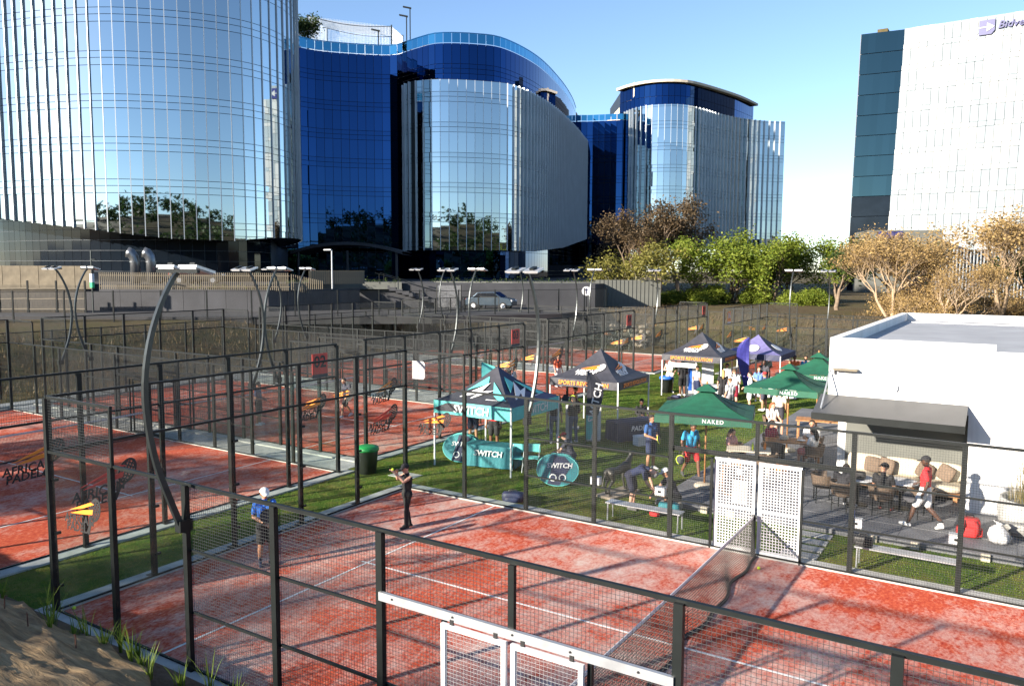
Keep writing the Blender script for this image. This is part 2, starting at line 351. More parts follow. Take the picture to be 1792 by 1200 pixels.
def burl():
    V=[];F=[]; xs=np.arange(-14,6.5,0.07); n=70
    for i,x in enumerate(xs):
        e = cloth_edge(x)
        for j in range(n):
            y = e-(j/(n-1))**1.25*6.5; zz = float(bank(np.array([x]),np.array([y]))[0])
            fold = 0.075*(1-abs(math.sin(y*4.2+x*1.1+2.6*nz(x*0.5,y,0.7))))**2.2*max(0,0.65+nz(x,y,0.5,2))+0.035*(1-abs(math.sin(y*9.5-x*0.8+2.0*nz(x*0.6,y,1.1,6))))**2+0.05*nz(x*0.4,y*3.0,1.0,4)
            V.append((x,y,zz+0.085+fold-(0.09 if j==0 else 0)))
    for i in range(len(xs)-1):
        for j in range(n-1): a=i*n+j; F.append((a,a+n,a+n+1,a+1))
    return np_mesh('burlap',V,F,M['burlap'],True)
struct('upper_terrace', MB().box((17,-20.4,1.35),(46,20.8,2.9)).data(M['concrete']))
tag(ob('burlap_sheet', burl()), 'wrinkled brown burlap sheet pegged over the earth bank', 'burlap sheet')
M['peg'] = mat('rusty_peg',(0.09,0.035,0.02),0.9)
for k,(x,y) in enumerate([(-0.4,-0.95),(0.5,-1.15),(1.6,-1.3),(-1.4,-0.9),(2.9,-1.25)]):
    z = float(bank(np.array([x]),np.array([y]))[0]); mb = MB(); mb.tube([(0,0,-0.1),(0.02,0.01,0.30)],[0.012,0.010],6); mb.tube([(0.02,0.01,0.30),(0.07,0.02,0.31)],[0.011,0.008],6)
    tag(ob('ground_peg', mb.data(M['peg']), None, (x,y,z), k*1.3), 'rusty hooked steel peg pinning down the burlap sheet', 'peg', 'pegs in the burlap')
def tuft(n, h, spread, w=0.012):
    V=[];F=[]
    for i in range(n):
        a=random.uniform(0,6.28); r=random.uniform(0,spread*0.3); hh=h*random.uniform(0.45,1); lean=random.uniform(0.1,0.6)*hh; b=a+random.uniform(-.6,.6)
        px,py=r*math.cos(a),r*math.sin(a); sx,sy=-math.sin(b)*w,math.cos(b)*w; base=len(V)
        for t in (0,0.4,0.75,1.0):
            q=lean*t*t; ww=(1-t)**0.6
            V.append((px+math.cos(b)*q-sx*ww,py+math.sin(b)*q-sy*ww,hh*t-0.03)); V.append((px+math.cos(b)*q+sx*ww,py+math.sin(b)*q+sy*ww,hh*t-0.03))
        for t in range(3): k=base+2*t; F.append((k,k+1,k+3,k+2))
    return np_mesh('tuft',V,F,M['blade'])
TU = [tuft(14,0.55,0.2),tuft(9,0.7,0.15),tuft(20,0.4,0.3)]
for k in range(22):
    x = [-0.6,0.4,1.2,1.7,2.2,2.6,3.0,3.4,3.9,4.4,5.0,5.6,-1.3,0.9,2.0,2.9,3.6,4.8,-2.2,1.45,3.2,6.2][k]; y = -0.35-0.5*random.random()-(0.25 if k%3==0 else 0)
    z = float(bank(np.array([x]),np.array([y]))[0])
    tag(ob('grass_tuft', TU[k%3], None, (x,y,z), random.uniform(0,6)), 'sparse green grass tuft sprouting from the bare earth below the fence', 'grass tuft', 'grass tufts on the earth bank')

# ------------------------------------------------------------------ padel courts
_c = {}
def cached(k, fn):
    if k not in _c: _c[k] = fn()
    return _c[k]
def wires(w, h, p=0.05, t=0.0038, mt='wire'):
    def mk():
        V=[];F=[]; r=t/2
        def bar(a,b,c,d):
            k=len(V)
            for q in ((a-c,-r,b-d),(a+c,-r,b+d),(a+c,r,b+d),(a-c,r,b-d)): V.append(q)
        segs=[]
        for x in np.arange(p/2,w,p): segs.append((x,0,x,h))
        for z in np.arange(p/2,h,p): segs.append((0,z,w,z))
        for (x0,z0,x1,z1) in segs:
            k=len(V)
            if x0==x1: V.extend([(x0-r,-r,z0),(x0+r,-r,z0),(x0+r,r,z0),(x0-r,r,z0),(x0-r,-r,z1),(x0+r,-r,z1),(x0+r,r,z1),(x0-r,r,z1)])
            else: V.extend([(x0,-r,z0-r),(x0,-r,z0+r),(x0,r,z0+r),(x0,r,z0-r),(x1,-r,z0-r),(x1,-r,z0+r),(x1,r,z0+r),(x1,r,z0-r)])
            for i in range(4): F.append((k+i,k+(i+1)%4,k+4+(i+1)%4,k+4+i))
        return np_mesh('wires',V,F,M[mt])
    return cached(('w',round(w,3),round(h,3),p,t,mt), mk)
def boxm(d, mt): return cached(('b',tuple(round(x,4) for x in d),mt), lambda: MB().box((0,0,0),d).data(M[mt]))
def part_box(name, c, d, mt, par, rz=0.0):
    return ob(name, boxm(d,mt), par, c, rz)

def racket_logo(par, mw, s=1.0, colour='black', words=True, swoosh='orange'):
    """racket, swoosh and AFRICAN PADEL lettering, local x to the right, y up"""
    c = M[colour]
    def mk():
        mb = MB(); hx,hy,rx,ry = 0.42,0.20,0.17,0.24; n=26
        ca,sa = math.cos(-0.5),math.sin(-0.5)
        T = lambda x,y: (hx+x*ca-y*sa, hy+x*sa+y*ca)
        for k in range(n):
            t0,t1 = 2*math.pi*k/n,2*math.pi*(k+1)/n
            mb.prism([T(rx*math.cos(t0),ry*math.sin(t0)),T(rx*math.cos(t1),ry*math.sin(t1)),T(rx*.78*math.cos(t1),ry*.8*math.sin(t1)),T(rx*.78*math.cos(t0),ry*.8*math.sin(t0))],(0,0,0),(1,0,0),(0,1,0),0.004)
        for q in (-0.09,-0.03,0.03,0.09):
            e = ry*.8*math.sqrt(max(0,1-(q/(rx*.78))**2)); mb.prism([T(q-.014,-e),T(q+.014,-e),T(q+.014,e),T(q-.014,e)],(0,0,0),(1,0,0),(0,1,0),0.004)
        for q in (-0.15,-0.09,-0.03,0.03,0.09,0.15):
            e = rx*.78*math.sqrt(max(0,1-(q/(ry*.8))**2)); mb.prism([T(-e,q-.013),T(e,q-.013),T(e,q+.013),T(-e,q+.013)],(0,0,0),(1,0,0),(0,1,0),0.0036)
        mb.prism([T(-.10,-.17),T(-.03,-.34),T(-.045,-.55),T(.045,-.55),T(.03,-.34),T(.10,-.17),T(.05,-.2),T(0,-.30),T(-.05,-.2)],(0,0,0),(1,0,0),(0,1,0),0.005)
        return mb.data(c)
    me = cached(('racket',colour), mk)
    sw = cached(('swoosh',swoosh), lambda: MB().prism([(-0.45,0.07),(0.30,0.33),(0.40,0.30),(0.02,0.17)],(0,0,0.001),(1,0,0),(0,1,0),0.005).prism([(-0.40,0.02),(0.02,0.14),(0.36,0.20),(0.33,0.10),(0.05,0.06)],(0,0,0.001),(1,0,0),(0,1,0),0.005).data(M[swoosh]))
    S = Matrix.Scale(s,4)
    ob('racket_emblem', me, par, mw=mw@S); ob('swoosh', sw, par, mw=mw@S)
    if words:
        for txt,dx,dy in (('AFRICAN',-0.13,-0.07),('PADEL',-0.22,-0.23)):
            ob('lettering', text_mesh(txt,0.235,c,0.002,0.15,'CENTER',0.006), par, mw=mw@S@Matrix.Translation((dx,dy,0.0))@Matrix.Rotation(0.05,4,'Z'))

def court(x0, y0, sx, num, label, near=False, nm=''):
    root = thing('court_enclosure', label, 'court enclosure', (x0,y0,0), 0, 'padel court enclosures')
    X = lambda u: sx*u
    # ground of the court: turf sheet, concrete kerb and painted lines
    fl = tag(ob('court_floor', MB().box((X(10),5,-0.06),(20,10,0.14)).data(M['turf']), None, (x0,y0,0)), kind='structure')
    # shift turf into world space so its pattern never repeats between courts
    fl.location = (0,0,0); fl.data = MB().box((x0+X(10),y0+5,-0.06),(20,10,0.14)).data(M['turf' if near else 'turf2'])
    kb = MB()
    for c,d in (((X(10),-0.20,-0.03),(20.8,0.40,0.16)),((X(10),10.20,-0.03),(20.8,0.40,0.16)),((X(-0.20),5,-0.032),(0.40,10,0.16)),((X(20.20),5,-0.032),(0.40,10,0.16))): kb.box(c,d)
    tag(ob('kerb', kb.data(M['concrete']), None, (x0,y0,0)), kind='structure')
    zl = 0.0145
    for c,d in (((X(3.05),5,zl),(0.05,9.98,0.003)),((X(16.95),5,zl),(0.05,9.98,0.003)),((X(10),5,zl+0.0015),(14.2,0.05,0.003))):
        ob('painted_line', MB().box((c[0]+x0,c[1]+y0,c[2]),d).data(M['line']), fl)
    # posts
    P = 0.09
    for u in (0,20):
        for v in (0,2,4,6,8,10):
            part_box('post',(X(u)+(-sx if u==0 else sx)*0.075,v,2.0),(0.07 if v not in (0,10) else P,0.11,4.04),'steel',root)
            part_box('base_plate',(X(u)+(-sx if u==0 else sx)*0.13,v,0.055),(0.2,0.2,0.012),'steel',root)
    for v in (0,10):
        o = -0.06 if v==0 else 0.06
        for u in (2,4,6,8,12,14,16,18):
            part_box('post',(X(u),v+o,1.52),(0.10,0.08,3.04),'steel',root)
            if u in (2,18): part_box('post',(X(u),v+o*0.6,3.53),(0.05,0.05,0.98),'steel',root)
        part_box('post',(X(10),v+o,2.62),(0.08,0.06,0.80),'steel',root)
        part_box('top_rail',(X(10),v+o*0.3,3.045),(20.1,0.055,0.05),'steel',root)
        for u in (1,19): part_box('upper_rail',(X(u),v+o*0.3,4.045),(2.0,0.05,0.05),'steel',root)
        part_box('bottom_rail',(X(10),v+o*0.2,0.065),(20,0.04,0.03),'steel',root)
        for a,b in ((4,6),(6,8),(12,14),(14,16)):
            for z in (1.0,2.0): part_box('mid_rail',(X((a+b)/2),v+o*0.2,z),(abs(b-a)-0.1,0.038,0.038),'steel',root)
            ob('wire_mesh', wires(2.0,3.0), root, (min(X(a),X(b)),v+o*0.25,0.03))['kind']='stuff'
        for a in (8,10):
            ob('wire_mesh', wires(2.0,0.82), root, (min(X(a),X(a+2)),v+o*0.25,2.22))['kind']='stuff'
        for a in (8,11):
            ob('wire_mesh', wires(0.95,2.1), root, (min(X(a),X(a+1))+0.03,v+o*0.25,0.06))['kind']='stuff'
            part_box('mid_rail',(X(a+0.5),v+o*0.2,1.0),(0.95,0.036,0.036),'steel',root)
        for u in (9,11): part_box('post',(X(u),v+o*0.5,1.06),(0.05,0.06,2.1),'steel',root)
        part_box('gate_beam',(X(10),v+o*1.75,2.22),(3.96,0.05,0.11),'galv' if near and v==0 else 'steel',root)
        if near:
            for u in (8.25,9.2,10.05,10.8,11.6): ob('bolt', cached('bolt',lambda: MB().lathe([(0.013,0),(0.013,0.012)],n=8).data(M['black'])), root, mw=Matrix.Translation((X(u),v+o*1.75+(-0.026 if v==0 else 0.026),2.23))@Matrix.Rotation(R(90 if v==0 else -90),4,'X'))
        for a in (9,10):
            g = ob('gate', None, root, (min(X(a),X(a+1))+0.04,v+o*2.2,0.05)); fr = MB()
            w,h = 0.93,2.08
            for c,d in (((0.03,0,h/2),(0.06,0.045,h)),((w-0.03,0,h/2),(0.06,0.045,h)),((w/2,0,h-0.03),(w-0.12,0.044,0.06)),((w/2,0,0.03),(w-0.12,0.044,0.06)),((w/2,0,0.98),(w-0.12,0.043,0.05))): fr.box(c,d)
            ob('gate_frame', cached(('gf',near),lambda: fr.data(M['white' if near else 'steel'])), g)
            if near and v==10: ob('gate_mesh', wires(0.83,2.0,0.066,0.015,'white'), g, (0.05,0,0.05))['kind']='stuff'
            else: ob('gate_mesh', wires(0.83,2.0,0.05,0.0028,'gatewire' if near else 'wire'), g, (0.05,0,0.05))['kind']='stuff'
            for hx in (0.15,0.78): ob('roller_hanger', boxm((0.05,0.02,0.09),'black'), g, (hx,0,2.10))
    for u in (0,20):
        s = -sx if u==0 else sx
        part_box('top_rail',(X(u)+s*0.03,5,3.045),(0.055,10,0.048),'steel',root); part_box('upper_rail',(X(u)+s*0.03,5,4.048),(0.05,10.1,0.05),'steel',root)
        part_box('bottom_rail',(X(u)+s*0.02,5,0.067),(0.04,9.9,0.03),'steel',root)
        for k in range(5):
            v = 2*k; pn = ob('glass_pane', boxm((0.012,1.97,2.94),'glass'), root, (X(u)+s*0.014,v+1,1.55))
            ob('wire_mesh', wires(2.0,0.95), root, (X(u)+s*0.03,v,3.07), R(90))['kind']='stuff'
            if near:
                for z in (0.5,1.5,2.5):
                    ob('glass_clamp', boxm((0.05,0.12,0.05),'steel'), root, (X(u)+s*0.03,v+0.001+0.06,z))
            if (k in (0,4)) and u==0:
                racket_logo(pn, frame((0.0085 if sx<0 else 0.0085,0.0,0.62),(0,1,0),(0,0,1)), 0.98 if k==4 else 1.08, 'black', True, 'dkred' if near else 'orange')
    for v in (0,10):
        for (a,h) in ((0,3),(2,3),(16,3),(18,3)):
            pn = ob('glass_pane', boxm((1.97,0.012,2.94),'glass'), root, (X(a+1),v+(-0.013 if v==0 else 0.013),1.55))
            if a in (0,18): ob('wire_mesh', wires(2.0,0.95), root, (min(X(a),X(a+2)),v+(-0.02 if v==0 else 0.02),3.07))['kind']='stuff'
            if a==0: racket_logo(pn, frame((0.0,-0.0085,0.45),(1,0,0),(0,0,1)), 0.95, 'black', near, 'orange')
    # number sign
    if num:
        sg = ob('court_sign', boxm((0.02,0.62,0.62),'dkred' if num!='06' else 'orange'), root, (X(0)+0.08,9.3 if num!='06' else 0.6,3.52))
        ob('sign_number', text_mesh(num,0.5,M['black'] if num!='06' else M['white'],0.003,0,'CENTER',0.01), sg, mw=frame((0.014,0,0.05),(0,1,0),(0,0,1)))
        ob('sign_strip', boxm((0.022,0.62,0.10),'char' if num!='06' else 'white'), sg, (0,0,-0.37))
    # net
    nt_ = thing('court_net', f'black net with white tape across {nm}', 'net', (x0+X(10),y0,0), 0, 'padel nets')
    def netm():
        V=[];F=[]; n=226; r=0.0016
        top=lambda v: 0.92-0.05*(1-((v-5)/5)**2)
        bulge=lambda v: (0.02+0.20*math.sin(math.pi*v/10)**0.7+0.05*math.sin(v*2.1)+0.04*math.sin(v*4.3+1))
        def P(v,t): return (bulge(v)*(1-t)**1.6, v, 0.03+(top(v)-0.03)*t)
        def seg(a,b,rr):
            mb.beam(a,b,rr,rr)
        mb=MB()
        for i in range(n):
            v=0.05+9.9*i/(n-1); q=[P(v,t) for t in (0,0.3,0.65,1)]
            for j in range(3): seg(q[j],q[j+1],0.0062)
        for t in np.linspace(0,1,21):
            q=[P(v,t) for v in np.linspace(0.05,9.95,41)]
            for j in range(40): seg(q[j],q[j+1],0.0062)
        hm=MB(); hm.tube([P(v,0) for v in np.linspace(0.05,9.95,60)],0.034,6)
        tp=MB()
        q=[P(v,1) for v in np.linspace(0.05,9.95,41)]
        for j in range(40): tp.beam(q[j],q[j+1],0.012,0.062)
        return mb.data(M['black']),hm.data(M['black'],True),tp.data(M['white'])
    a,b,c = cached('net',netm)
    tag(ob('netting',a,nt_),kind='stuff'); ob('bottom_hem',b,nt_); ob('white_tape',c,nt_)
    for v in (0.03,9.97): ob('net_post', boxm((0.08,0.06,0.95),'steel'), nt_, (0,v,0.475+0.014))
    return root

def lamp(x, y, out, label):
    """curved floodlight mast bolted to a side post; out = outward direction (+1/-1 along y)"""
    root = thing('court_floodlight', label, 'floodlight', (x,y,0), 0, 'curved court floodlights')
    prof = [(0.13,2.35),(0.32,2.86),(0.52,3.45),(0.64,4.1),(0.66,4.7),(0.56,5.3),(0.38,5.8),(0.16,6.2),(0.06,6.3)]
    pts=[]
    for i in range(len(prof)-1):
        for t in (0,0.5): 
            a,b=prof[i],prof[i+1]; pts.append((0,out*(a[0]+(b[0]-a[0])*t),a[1]+(b[1]-a[1])*t))
    def cat(i,t):
        p0,p1,p2,p3=[Vector((0,out*prof[min(max(k,0),len(prof)-1)][0],prof[min(max(k,0),len(prof)-1)][1])) for k in (i-1,i,i+1,i+2)]
        return 0.5*((2*p1)+(p2-p0)*t+(2*p0-5*p1+4*p2-p3)*t*t+(3*p1-p0-3*p2+p3)*t**3)
    pts=[cat(i,t) for i in range(len(prof)-1) for t in (0,0.33,0.66)]+[Vector((0,out*prof[-1][0],prof[-1][1]))]
    def mk():
        mb=MB(); n=len(pts)
        for i,p in enumerate(pts):
            d=(pts[min(i+1,n-1)]-pts[max(i-1,0)]).normalized(); a=Vector((1,0,0)); b=d.cross(a); wx=0.030; wy=0.048-0.020*i/n
            for q in ((-1,-1),(1,-1),(1,1),(-1,1)): mb.v.append(tuple(p+a*q[0]*wx+b*q[1]*wy))
        for i in range(n-1):
            for k in range(4): mb.f.append((i*4+k,i*4+(k+1)%4,i*4+4+(k+1)%4,i*4+4+k)); mb.m.append(0)
        mb.f.append((3,2,1,0)); mb.m.append(0); e=(n-1)*4; mb.f.append((e,e+1,e+2,e+3)); mb.m.append(0)
        return mb.data(M['lamp_pole'])
    ob('mast', cached(('mast',out),mk), root)
    ob('clamp_bracket', boxm((0.14,0.22,0.18),'steel'), root, (0,out*0.10,2.42))
    ob('crossbar', boxm((1.0,0.05,0.05),'steel'), root, (0,out*0.06,6.33))
    for s in (-1,1):
        h = ob('lamp_head', boxm((0.44,0.34,0.042),'galv'), root, mw=Matrix.Translation((s*0.27,-out*0.08,6.36))@Matrix.Rotation(out*R(16),4,'X'))
        ob('lamp_lens', boxm((0.38,0.30,0.012),'white'), h, (0,0,-0.034))
        ob('heat_sink', boxm((0.12,0.2,0.05),'steel'), h, (0,0,0.052))
    return root

COURTS = [(0.0,0.0,1,None,'black steel and glass padel court enclosure around the two players',True,'the court with the two players'),
 (-3.05,0.2,-1,'02','black steel and glass court enclosure behind the players and the lawn strip',False,'the court behind the players'),
 (-3.45,11.9,-1,'03','black steel and glass court enclosure behind the green-lidded bin',False,'the court behind the green-lidded bin'),
 (-4.05,25.0,-1,'04','black steel and glass court enclosure behind the charcoal gazebo',False,'the court behind the charcoal gazebo'),
 (-4.35,38.6,-1,'05','black steel and glass court enclosure in front of the rough stone wall',False,'the court before the stone wall'),
 (-0.5,40.8,1,'06','black steel and glass court enclosure with an orange number sign',False,'the court with the orange sign')]
for (x0,y0,sx,num,lab,near,nm) in COURTS:
    court(x0,y0,sx,num,lab,near,nm)
    for u in (4,16):
        for v,o in ((0,-1),(10,1)):
            if (num is None and u==16) : continue
            lamp(x0+sx*u, y0+v, o, f'bow-shaped floodlight on the {"bank" if v==0 else "tower"} side of {nm}, {"logo end" if u==4 else "plain end"}')
# concrete walkways between the courts
for k,(a,b,c,d) in enumerate([(-23.9,-3.1,10.62,11.48),(-24.2,-3.6,22.35,24.55),(-24.6,-4.1,35.45,38.15),(-25.2,-24.2,-0.2,49)]):
    struct('walkway', MB().box(((a+b)/2,(c+d)/2,-0.05),(b-a,d-c,0.13+0.004*k)).data(M['concrete']))
# ------------------------------------------------------------------ glass towers
def smooth_line(pts, step):
    P=[Vector((a,b,0)) for a,b in pts]; dense=[]
    for i in range(len(P)-1):
        p0,p1,p2,p3=P[max(i-1,0)],P[i],P[i+1],P[min(i+2,len(P)-1)]
        for k in range(16):
            t=k/16; dense.append(0.5*((2*p1)+(p2-p0)*t+(2*p0-5*p1+4*p2-p3)*t*t+(3*p1-p0-3*p2+p3)*t**3))
    dense.append(P[-1]); out=[dense[0]]; acc=0
    for a,b in zip(dense,dense[1:]):
        seg=(b-a).length; pos=0
        while acc+(seg-pos)>=step:
            pos+=step-acc; acc=0; out.append(a+(b-a)*(pos/seg))
        acc+=seg-pos
    return [(p.x,p.y) for p in out]
UNIT = MB().box((0,0,0),(1,1,1))
def unit(mt): return cached(('u',mt), lambda: MB().box((0,0,0),(1,1,1)).data(M[mt]))
def interp(tab, x):
    return float(np.interp(x,[a for a,b in tab],[b for a,b in tab]))
def facade(root, line, levels, bot, top, mt, budget, fins=None, gap=0.05, spandrel=True, depth=0.06, tilt=0.0015, pane_name='glass_pane', module=1.13, finmat='fin'):
    """curtain wall: flat panes per column and floor, spandrel strips, optional fins. bot: L->z table"""
    cols = smooth_line(line, module); panes=[]; st=MB(); nfin=0
    for i in range(len(cols)-1):
        a=W(*cols[i]); b=W(*cols[i+1]); e=(b-a); wd=e.length; ex=e.normalized(); nrm=Vector((ex.y,-ex.x,0))
        mid=(a+b)/2; vis=nrm.dot((CAM-mid).normalized()); z0a,z0b=interp(bot,cols[i][1]),interp(bot,cols[i+1][1]); zb=max(z0a,z0b); zl=min(z0a,z0b)
        tz=random.gauss(0,tilt*0.5)
        for k in range(len(levels)-1):
            lo,hi=levels[k],min(levels[k+1],top)
            segs=[(lo,lo+0.65),(lo+0.65,lo+1.25),(lo+1.25,hi)] if spandrel else [(lo,hi)]
            for si,(s0,s1) in enumerate(segs):
                s0=max(s0,zl); s1=min(s1,top)
                if s1-s0<0.15: continue
                if s0<zb+1e-3 and zb-zl>0.02:   # sloping lower edge
                    q0,q1=max(z0a,s0 if s0>zl else z0a),max(z0b,s0 if s0>zl else z0b)
                    q0=min(max(z0a,s0),s1); q1=min(max(z0b,s0),s1); g=gap/2
                    st.quad(a+ex*g+Vector((0,0,q0+g)),b-ex*g+Vector((0,0,q1+g)),b-ex*g+Vector((0,0,s1-g)),a+ex*g+Vector((0,0,s1-g))); continue
                c=mid+Vector((0,0,(s0+s1)/2)); h=s1-s0
                panes.append((max(vis,0)*wd*h/((c-CAM).length**2), c, ex, nrm, wd-gap, h-gap, si==len(segs)-1))
        if fins:
            fd=interp(fins,cols[i][1])
            if fd>0.03:
                zt=top
                mb=MB(); mb.beam(a+nrm*fd/2+Vector((0,0,z0a-0.02)),a+nrm*fd/2+Vector((0,0,zt)),0.075,fd,up=nrm); ob('fin',mb.data(M[finmat]),root); nfin+=1
    panes.sort(key=lambda q:-q[0]); n=0
    for (s,c,ex,nrm,wd,h,main) in panes:
        mx=frame(c,ex,(0,0,1))@Matrix.Rotation(random.gauss(0,tilt),4,'X')@Matrix.Rotation(random.gauss(0,tilt),4,'Y')@Matrix.Diagonal((wd,h,depth,1))
        if main and s>0 and n<budget: ob(pane_name,unit(mt),root,mw=mx); n+=1
        else: st.add([mx@Vector(v) for v in UNIT.v],UNIT.f)
    if st.v: ob('upper_panes',st.data(M[mt]),root)['kind']='stuff'
    return cols
def core(root, cols, inset, back, zbot, top, mt='frame_dk', name='wall_core'):
    """closed building volume behind the panes"""
    pts=[]
    for i,c in enumerate(cols):
        a=Vector(cols[max(i-1,0)]); b=Vector(cols[min(i+1,len(cols)-1)]); t=(b-a).normalized(); nrm=Vector((t.y,-t.x)); pts.append((c[0]+nrm.x*inset,c[1]+nrm.y*inset))
    ring=[W(*p) for p in pts]+[W(*p) for p in back]; n=len(ring); mb=MB()
    zb=[interp(zbot,p[1]) for p in pts]+[interp(zbot,p[1]) for p in back]
    V=[r+Vector((0,0,z)) for r,z in zip(ring,zb)]+[r+Vector((0,0,top)) for r in ring]
    mb.add(V,[tuple(range(n,2*n)),tuple(reversed(range(n)))]+[(i,(i+1)%n,n+(i+1)%n,n+i) for i in range(n)])
    return ob(name,mb.data(M[mt]),root)

LV=lambda z,n0,n1:[z+3.85*k for k in range(n0,n1)]
M['mullion']=mat('mullion',(0.12,0.135,0.15),0.5,0.3)
# left tower
T1 = thing('office_tower','curved glass office tower with bulging silver facade and bright vertical fins','office tower',W(86,-40,5),0,'curved glass office towers')
T1.location=(0,0,0)
l1=[(97,-66),(84,-59),(79.6,-53),(77.4,-48.5),(75.7,-42.7),(74.9,-37.1),(75.6,-32.4),(76.6,-29.3),(78.2,-26.5),(80.2,-24.8),(83.5,-23.5),(88,-23.3),(93,-24.8),(97,-28)]
b1=[(-66,12.5),(-50,11.1),(-44,10.4),(-40,10.0),(-36,9.5),(-32,9.1),(-27,9.0),(-23,9.6)]
f1=[(-66,0.24),(-42,0.22),(-38.5,0.16),(-37.5,0.035),(-30,0.035),(-27.5,0.07),(-25,0.13),(-23,0.16)]
c1=facade(T1,l1,LV(21,-4,5),b1,37,'g_silver',300,f1)
core(T1,c1,0.12,[(120,-30),(120,-66)],b1,36.9)
lb1=[(100,-63),(88,-57),(83,-51),(80.5,-46),(78.8,-41),(78.2,-36),(79,-31),(81,-28),(85,-26.5),(90,-27)]
cb1=facade(T1,lb1,[5+1.02*k for k in range(8)],[(-70,5),(0,5)],12,'g_dark',220,None,0.035,False,0.05,0.004,'lobby_pane')
core(T1,cb1,0.02,[(118,-32),(118,-63)],[(-70,4.5),(0,4.5)],12.0,'mullion','mullion_grid')
# middle tower
T2 = thing('office_tower','middle curved glass office tower, blue upper floors behind a silver bulge','office tower',(0,0,0),0,'curved glass office towers')
l2=[(98,-38),(104,-33.5),(108.4,-29.3),(111,-26.2),(112.6,-20.9),(113,-16.6),(111,-14.3),(108.7,-12),(107.1,-9.6),(107.4,-5.1),(109.6,-1.2),(118.7,3.6),(132.6,7.7),(145.5,10.5),(156,12.1)]
flat5=[(-100,5),(100,5)]
c2=facade(T2,l2,LV(35.7-3.85*8,0,9)[:9],[(-100,4.9),(100,4.9)],35.7,'g_blue',300,None,0.05)
core(T2,c2,0.12,[(175,12),(175,-38)],flat5,35.6)
facade(T2,l2,[35.75,37.0],[(-100,35.75),(100,35.75)],37.0,'g_cyan',90,None,0.07,False,0.04,0.002,'balustrade_pane')
mb=MB(); q=[W(*c,37.04) for c in c2]
for a,b in zip(q,q[1:]): mb.beam(a,b,0.14,0.09)
ob('handrail',mb.data(M['g_cyan']),T2)
l2s=[(108.8,-14.6),(106.6,-13.3),(105.2,-9.4),(106.2,-3.6),(109.0,0.6),(119.8,5.4),(135.5,9.8),(148.5,12.8),(157,14.6),(162,14.4)]
b2=[(-20,8.8),(3,8.9),(8,9.9),(15,12.6)]
f2=[(-15,0.28),(-12.2,0.26),(-9.8,0.06),(-1.5,0.05),(-0.4,0.22),(1,0.28),(15,0.30)]
c2s=facade(T2,l2s,LV(27.9-3.85*5,-1,8),b2,30.7,'g_silver',150,f2,finmat='fin2')
core(T2,c2s,0.12,[(163,12.5),(150,10.5),(133,6.5),(119,2.5),(110.5,-2),(108.3,-9),(110,-13)],b2,30.75)
# right tower
T3 = thing('office_tower','farthest curved glass office tower with cream roof rim above blue glass','office tower',(0,0,0),0,'curved glass office towers')
l3s=[(153.5,21.2),(149.5,22.6),(146.8,25.4),(146.3,30),(149,33.9),(154.5,39.0),(159,44.5),(161.5,49.5),(162.5,54.5)]
b3=[(0,10.6),(60,11.0)]
f3=[(21,0.3),(25,0.25),(25.6,0.05),(32.6,0.05),(33.6,0.25),(36,0.32),(55,0.34)]
c3s=facade(T3,l3s,LV(31.8-3.85*6,0,9),b3,36,'g_silver',220,f3,finmat='fin2')
core(T3,c3s,0.12,[(172,54.5),(170,21)],b3,35.9)
l3=[(156,20.5),(152,22.7),(149.3,26),(148.9,30),(151.2,34),(161,43.7),(170,50.5)]
c3=facade(T3,l3,[36.05,38.0,40.3],[(0,36.05),(99,36.05)],40.3,'g_blue',60,None,0.06,False)
core(T3,c3,0.12,[(178,50.5),(172,20.5)],[(0,35.9),(99,35.9)],40.2)
def rim(root, line, off, z0, z1, mt, name):
    cols=smooth_line(line,1.2); inn=[];out=[]
    for i,c in enumerate(cols):
        a=Vector(cols[max(i-1,0)]); b=Vector(cols[min(i+1,len(cols)-1)]); t=(b-a).normalized(); nr=Vector((t.y,-t.x))*-1
        out.append(W(c[0]+nr.x*off,c[1]+nr.y*off)); inn.append(W(c[0]-nr.x*2.5,c[1]-nr.y*2.5))
    mb=MB(); n=len(cols); zz=lambda v,z: (v.x,v.y,z)
    for i in range(n-1):
        z0_,z1_=z0,z1
        mb.quad(zz(out[i],z0_),zz(out[i+1],z0_),zz(out[i+1],z1_),zz(out[i],z1_)); mb.quad(zz(out[i],z1_),zz(out[i+1],z1_),zz(inn[i+1],z1_+0.3),zz(inn[i],z1_+0.3)); mb.quad(zz(inn[i],z0_),zz(inn[i+1],z0_),zz(out[i+1],z0_),zz(out[i],z0_))
    return ob(name,mb.data(M[mt]),root)
rim(T3,l3,0.9,40.3,40.75,'cream','roof_rim')
# cream ramp that sweeps up to the roof rim
mb=MB(); R1=[(166,16.5,35.0),(161,19,36.0),(157.5,20.6,37.6),(154,21.6,39.6),(152,22.6,41.2)]
for (a,b) in zip(R1,R1[1:]):
    p,q=W(a[0],a[1],a[2]),W(b[0],b[1],b[2]); mb.add([p-Vector((0,0,2.6)),q-Vector((0,0,2.6)),q,p,p-Vector((0,0,2.6))+FH*1.5,q-Vector((0,0,2.6))+FH*1.5,q+FH*1.5,p+FH*1.5],[(0,1,2,3),(7,6,5,4),(3,2,6,7),(0,4,5,1)])
ob('roof_ramp',mb.data(M['cream']),T3)
l4=[(160,9.5),(154,11.5),(153.4,14.5),(152.6,17.5),(151.8,20.5),(153,22.5)]
c4=facade(T3,l4,LV(34.2-3.85*7,0,8),[(0,5),(60,5)],34.2,'g_blue',90,None,0.06)
core(T3,c4,0.12,[(172,22),(172,9.5)],flat5,34.1)
facade(T3,l4,[34.25,35.4],[(0,34.25),(60,34.25)],35.4,'g_cyan',30,None,0.07,False,0.04,0.002,'balustrade_pane')
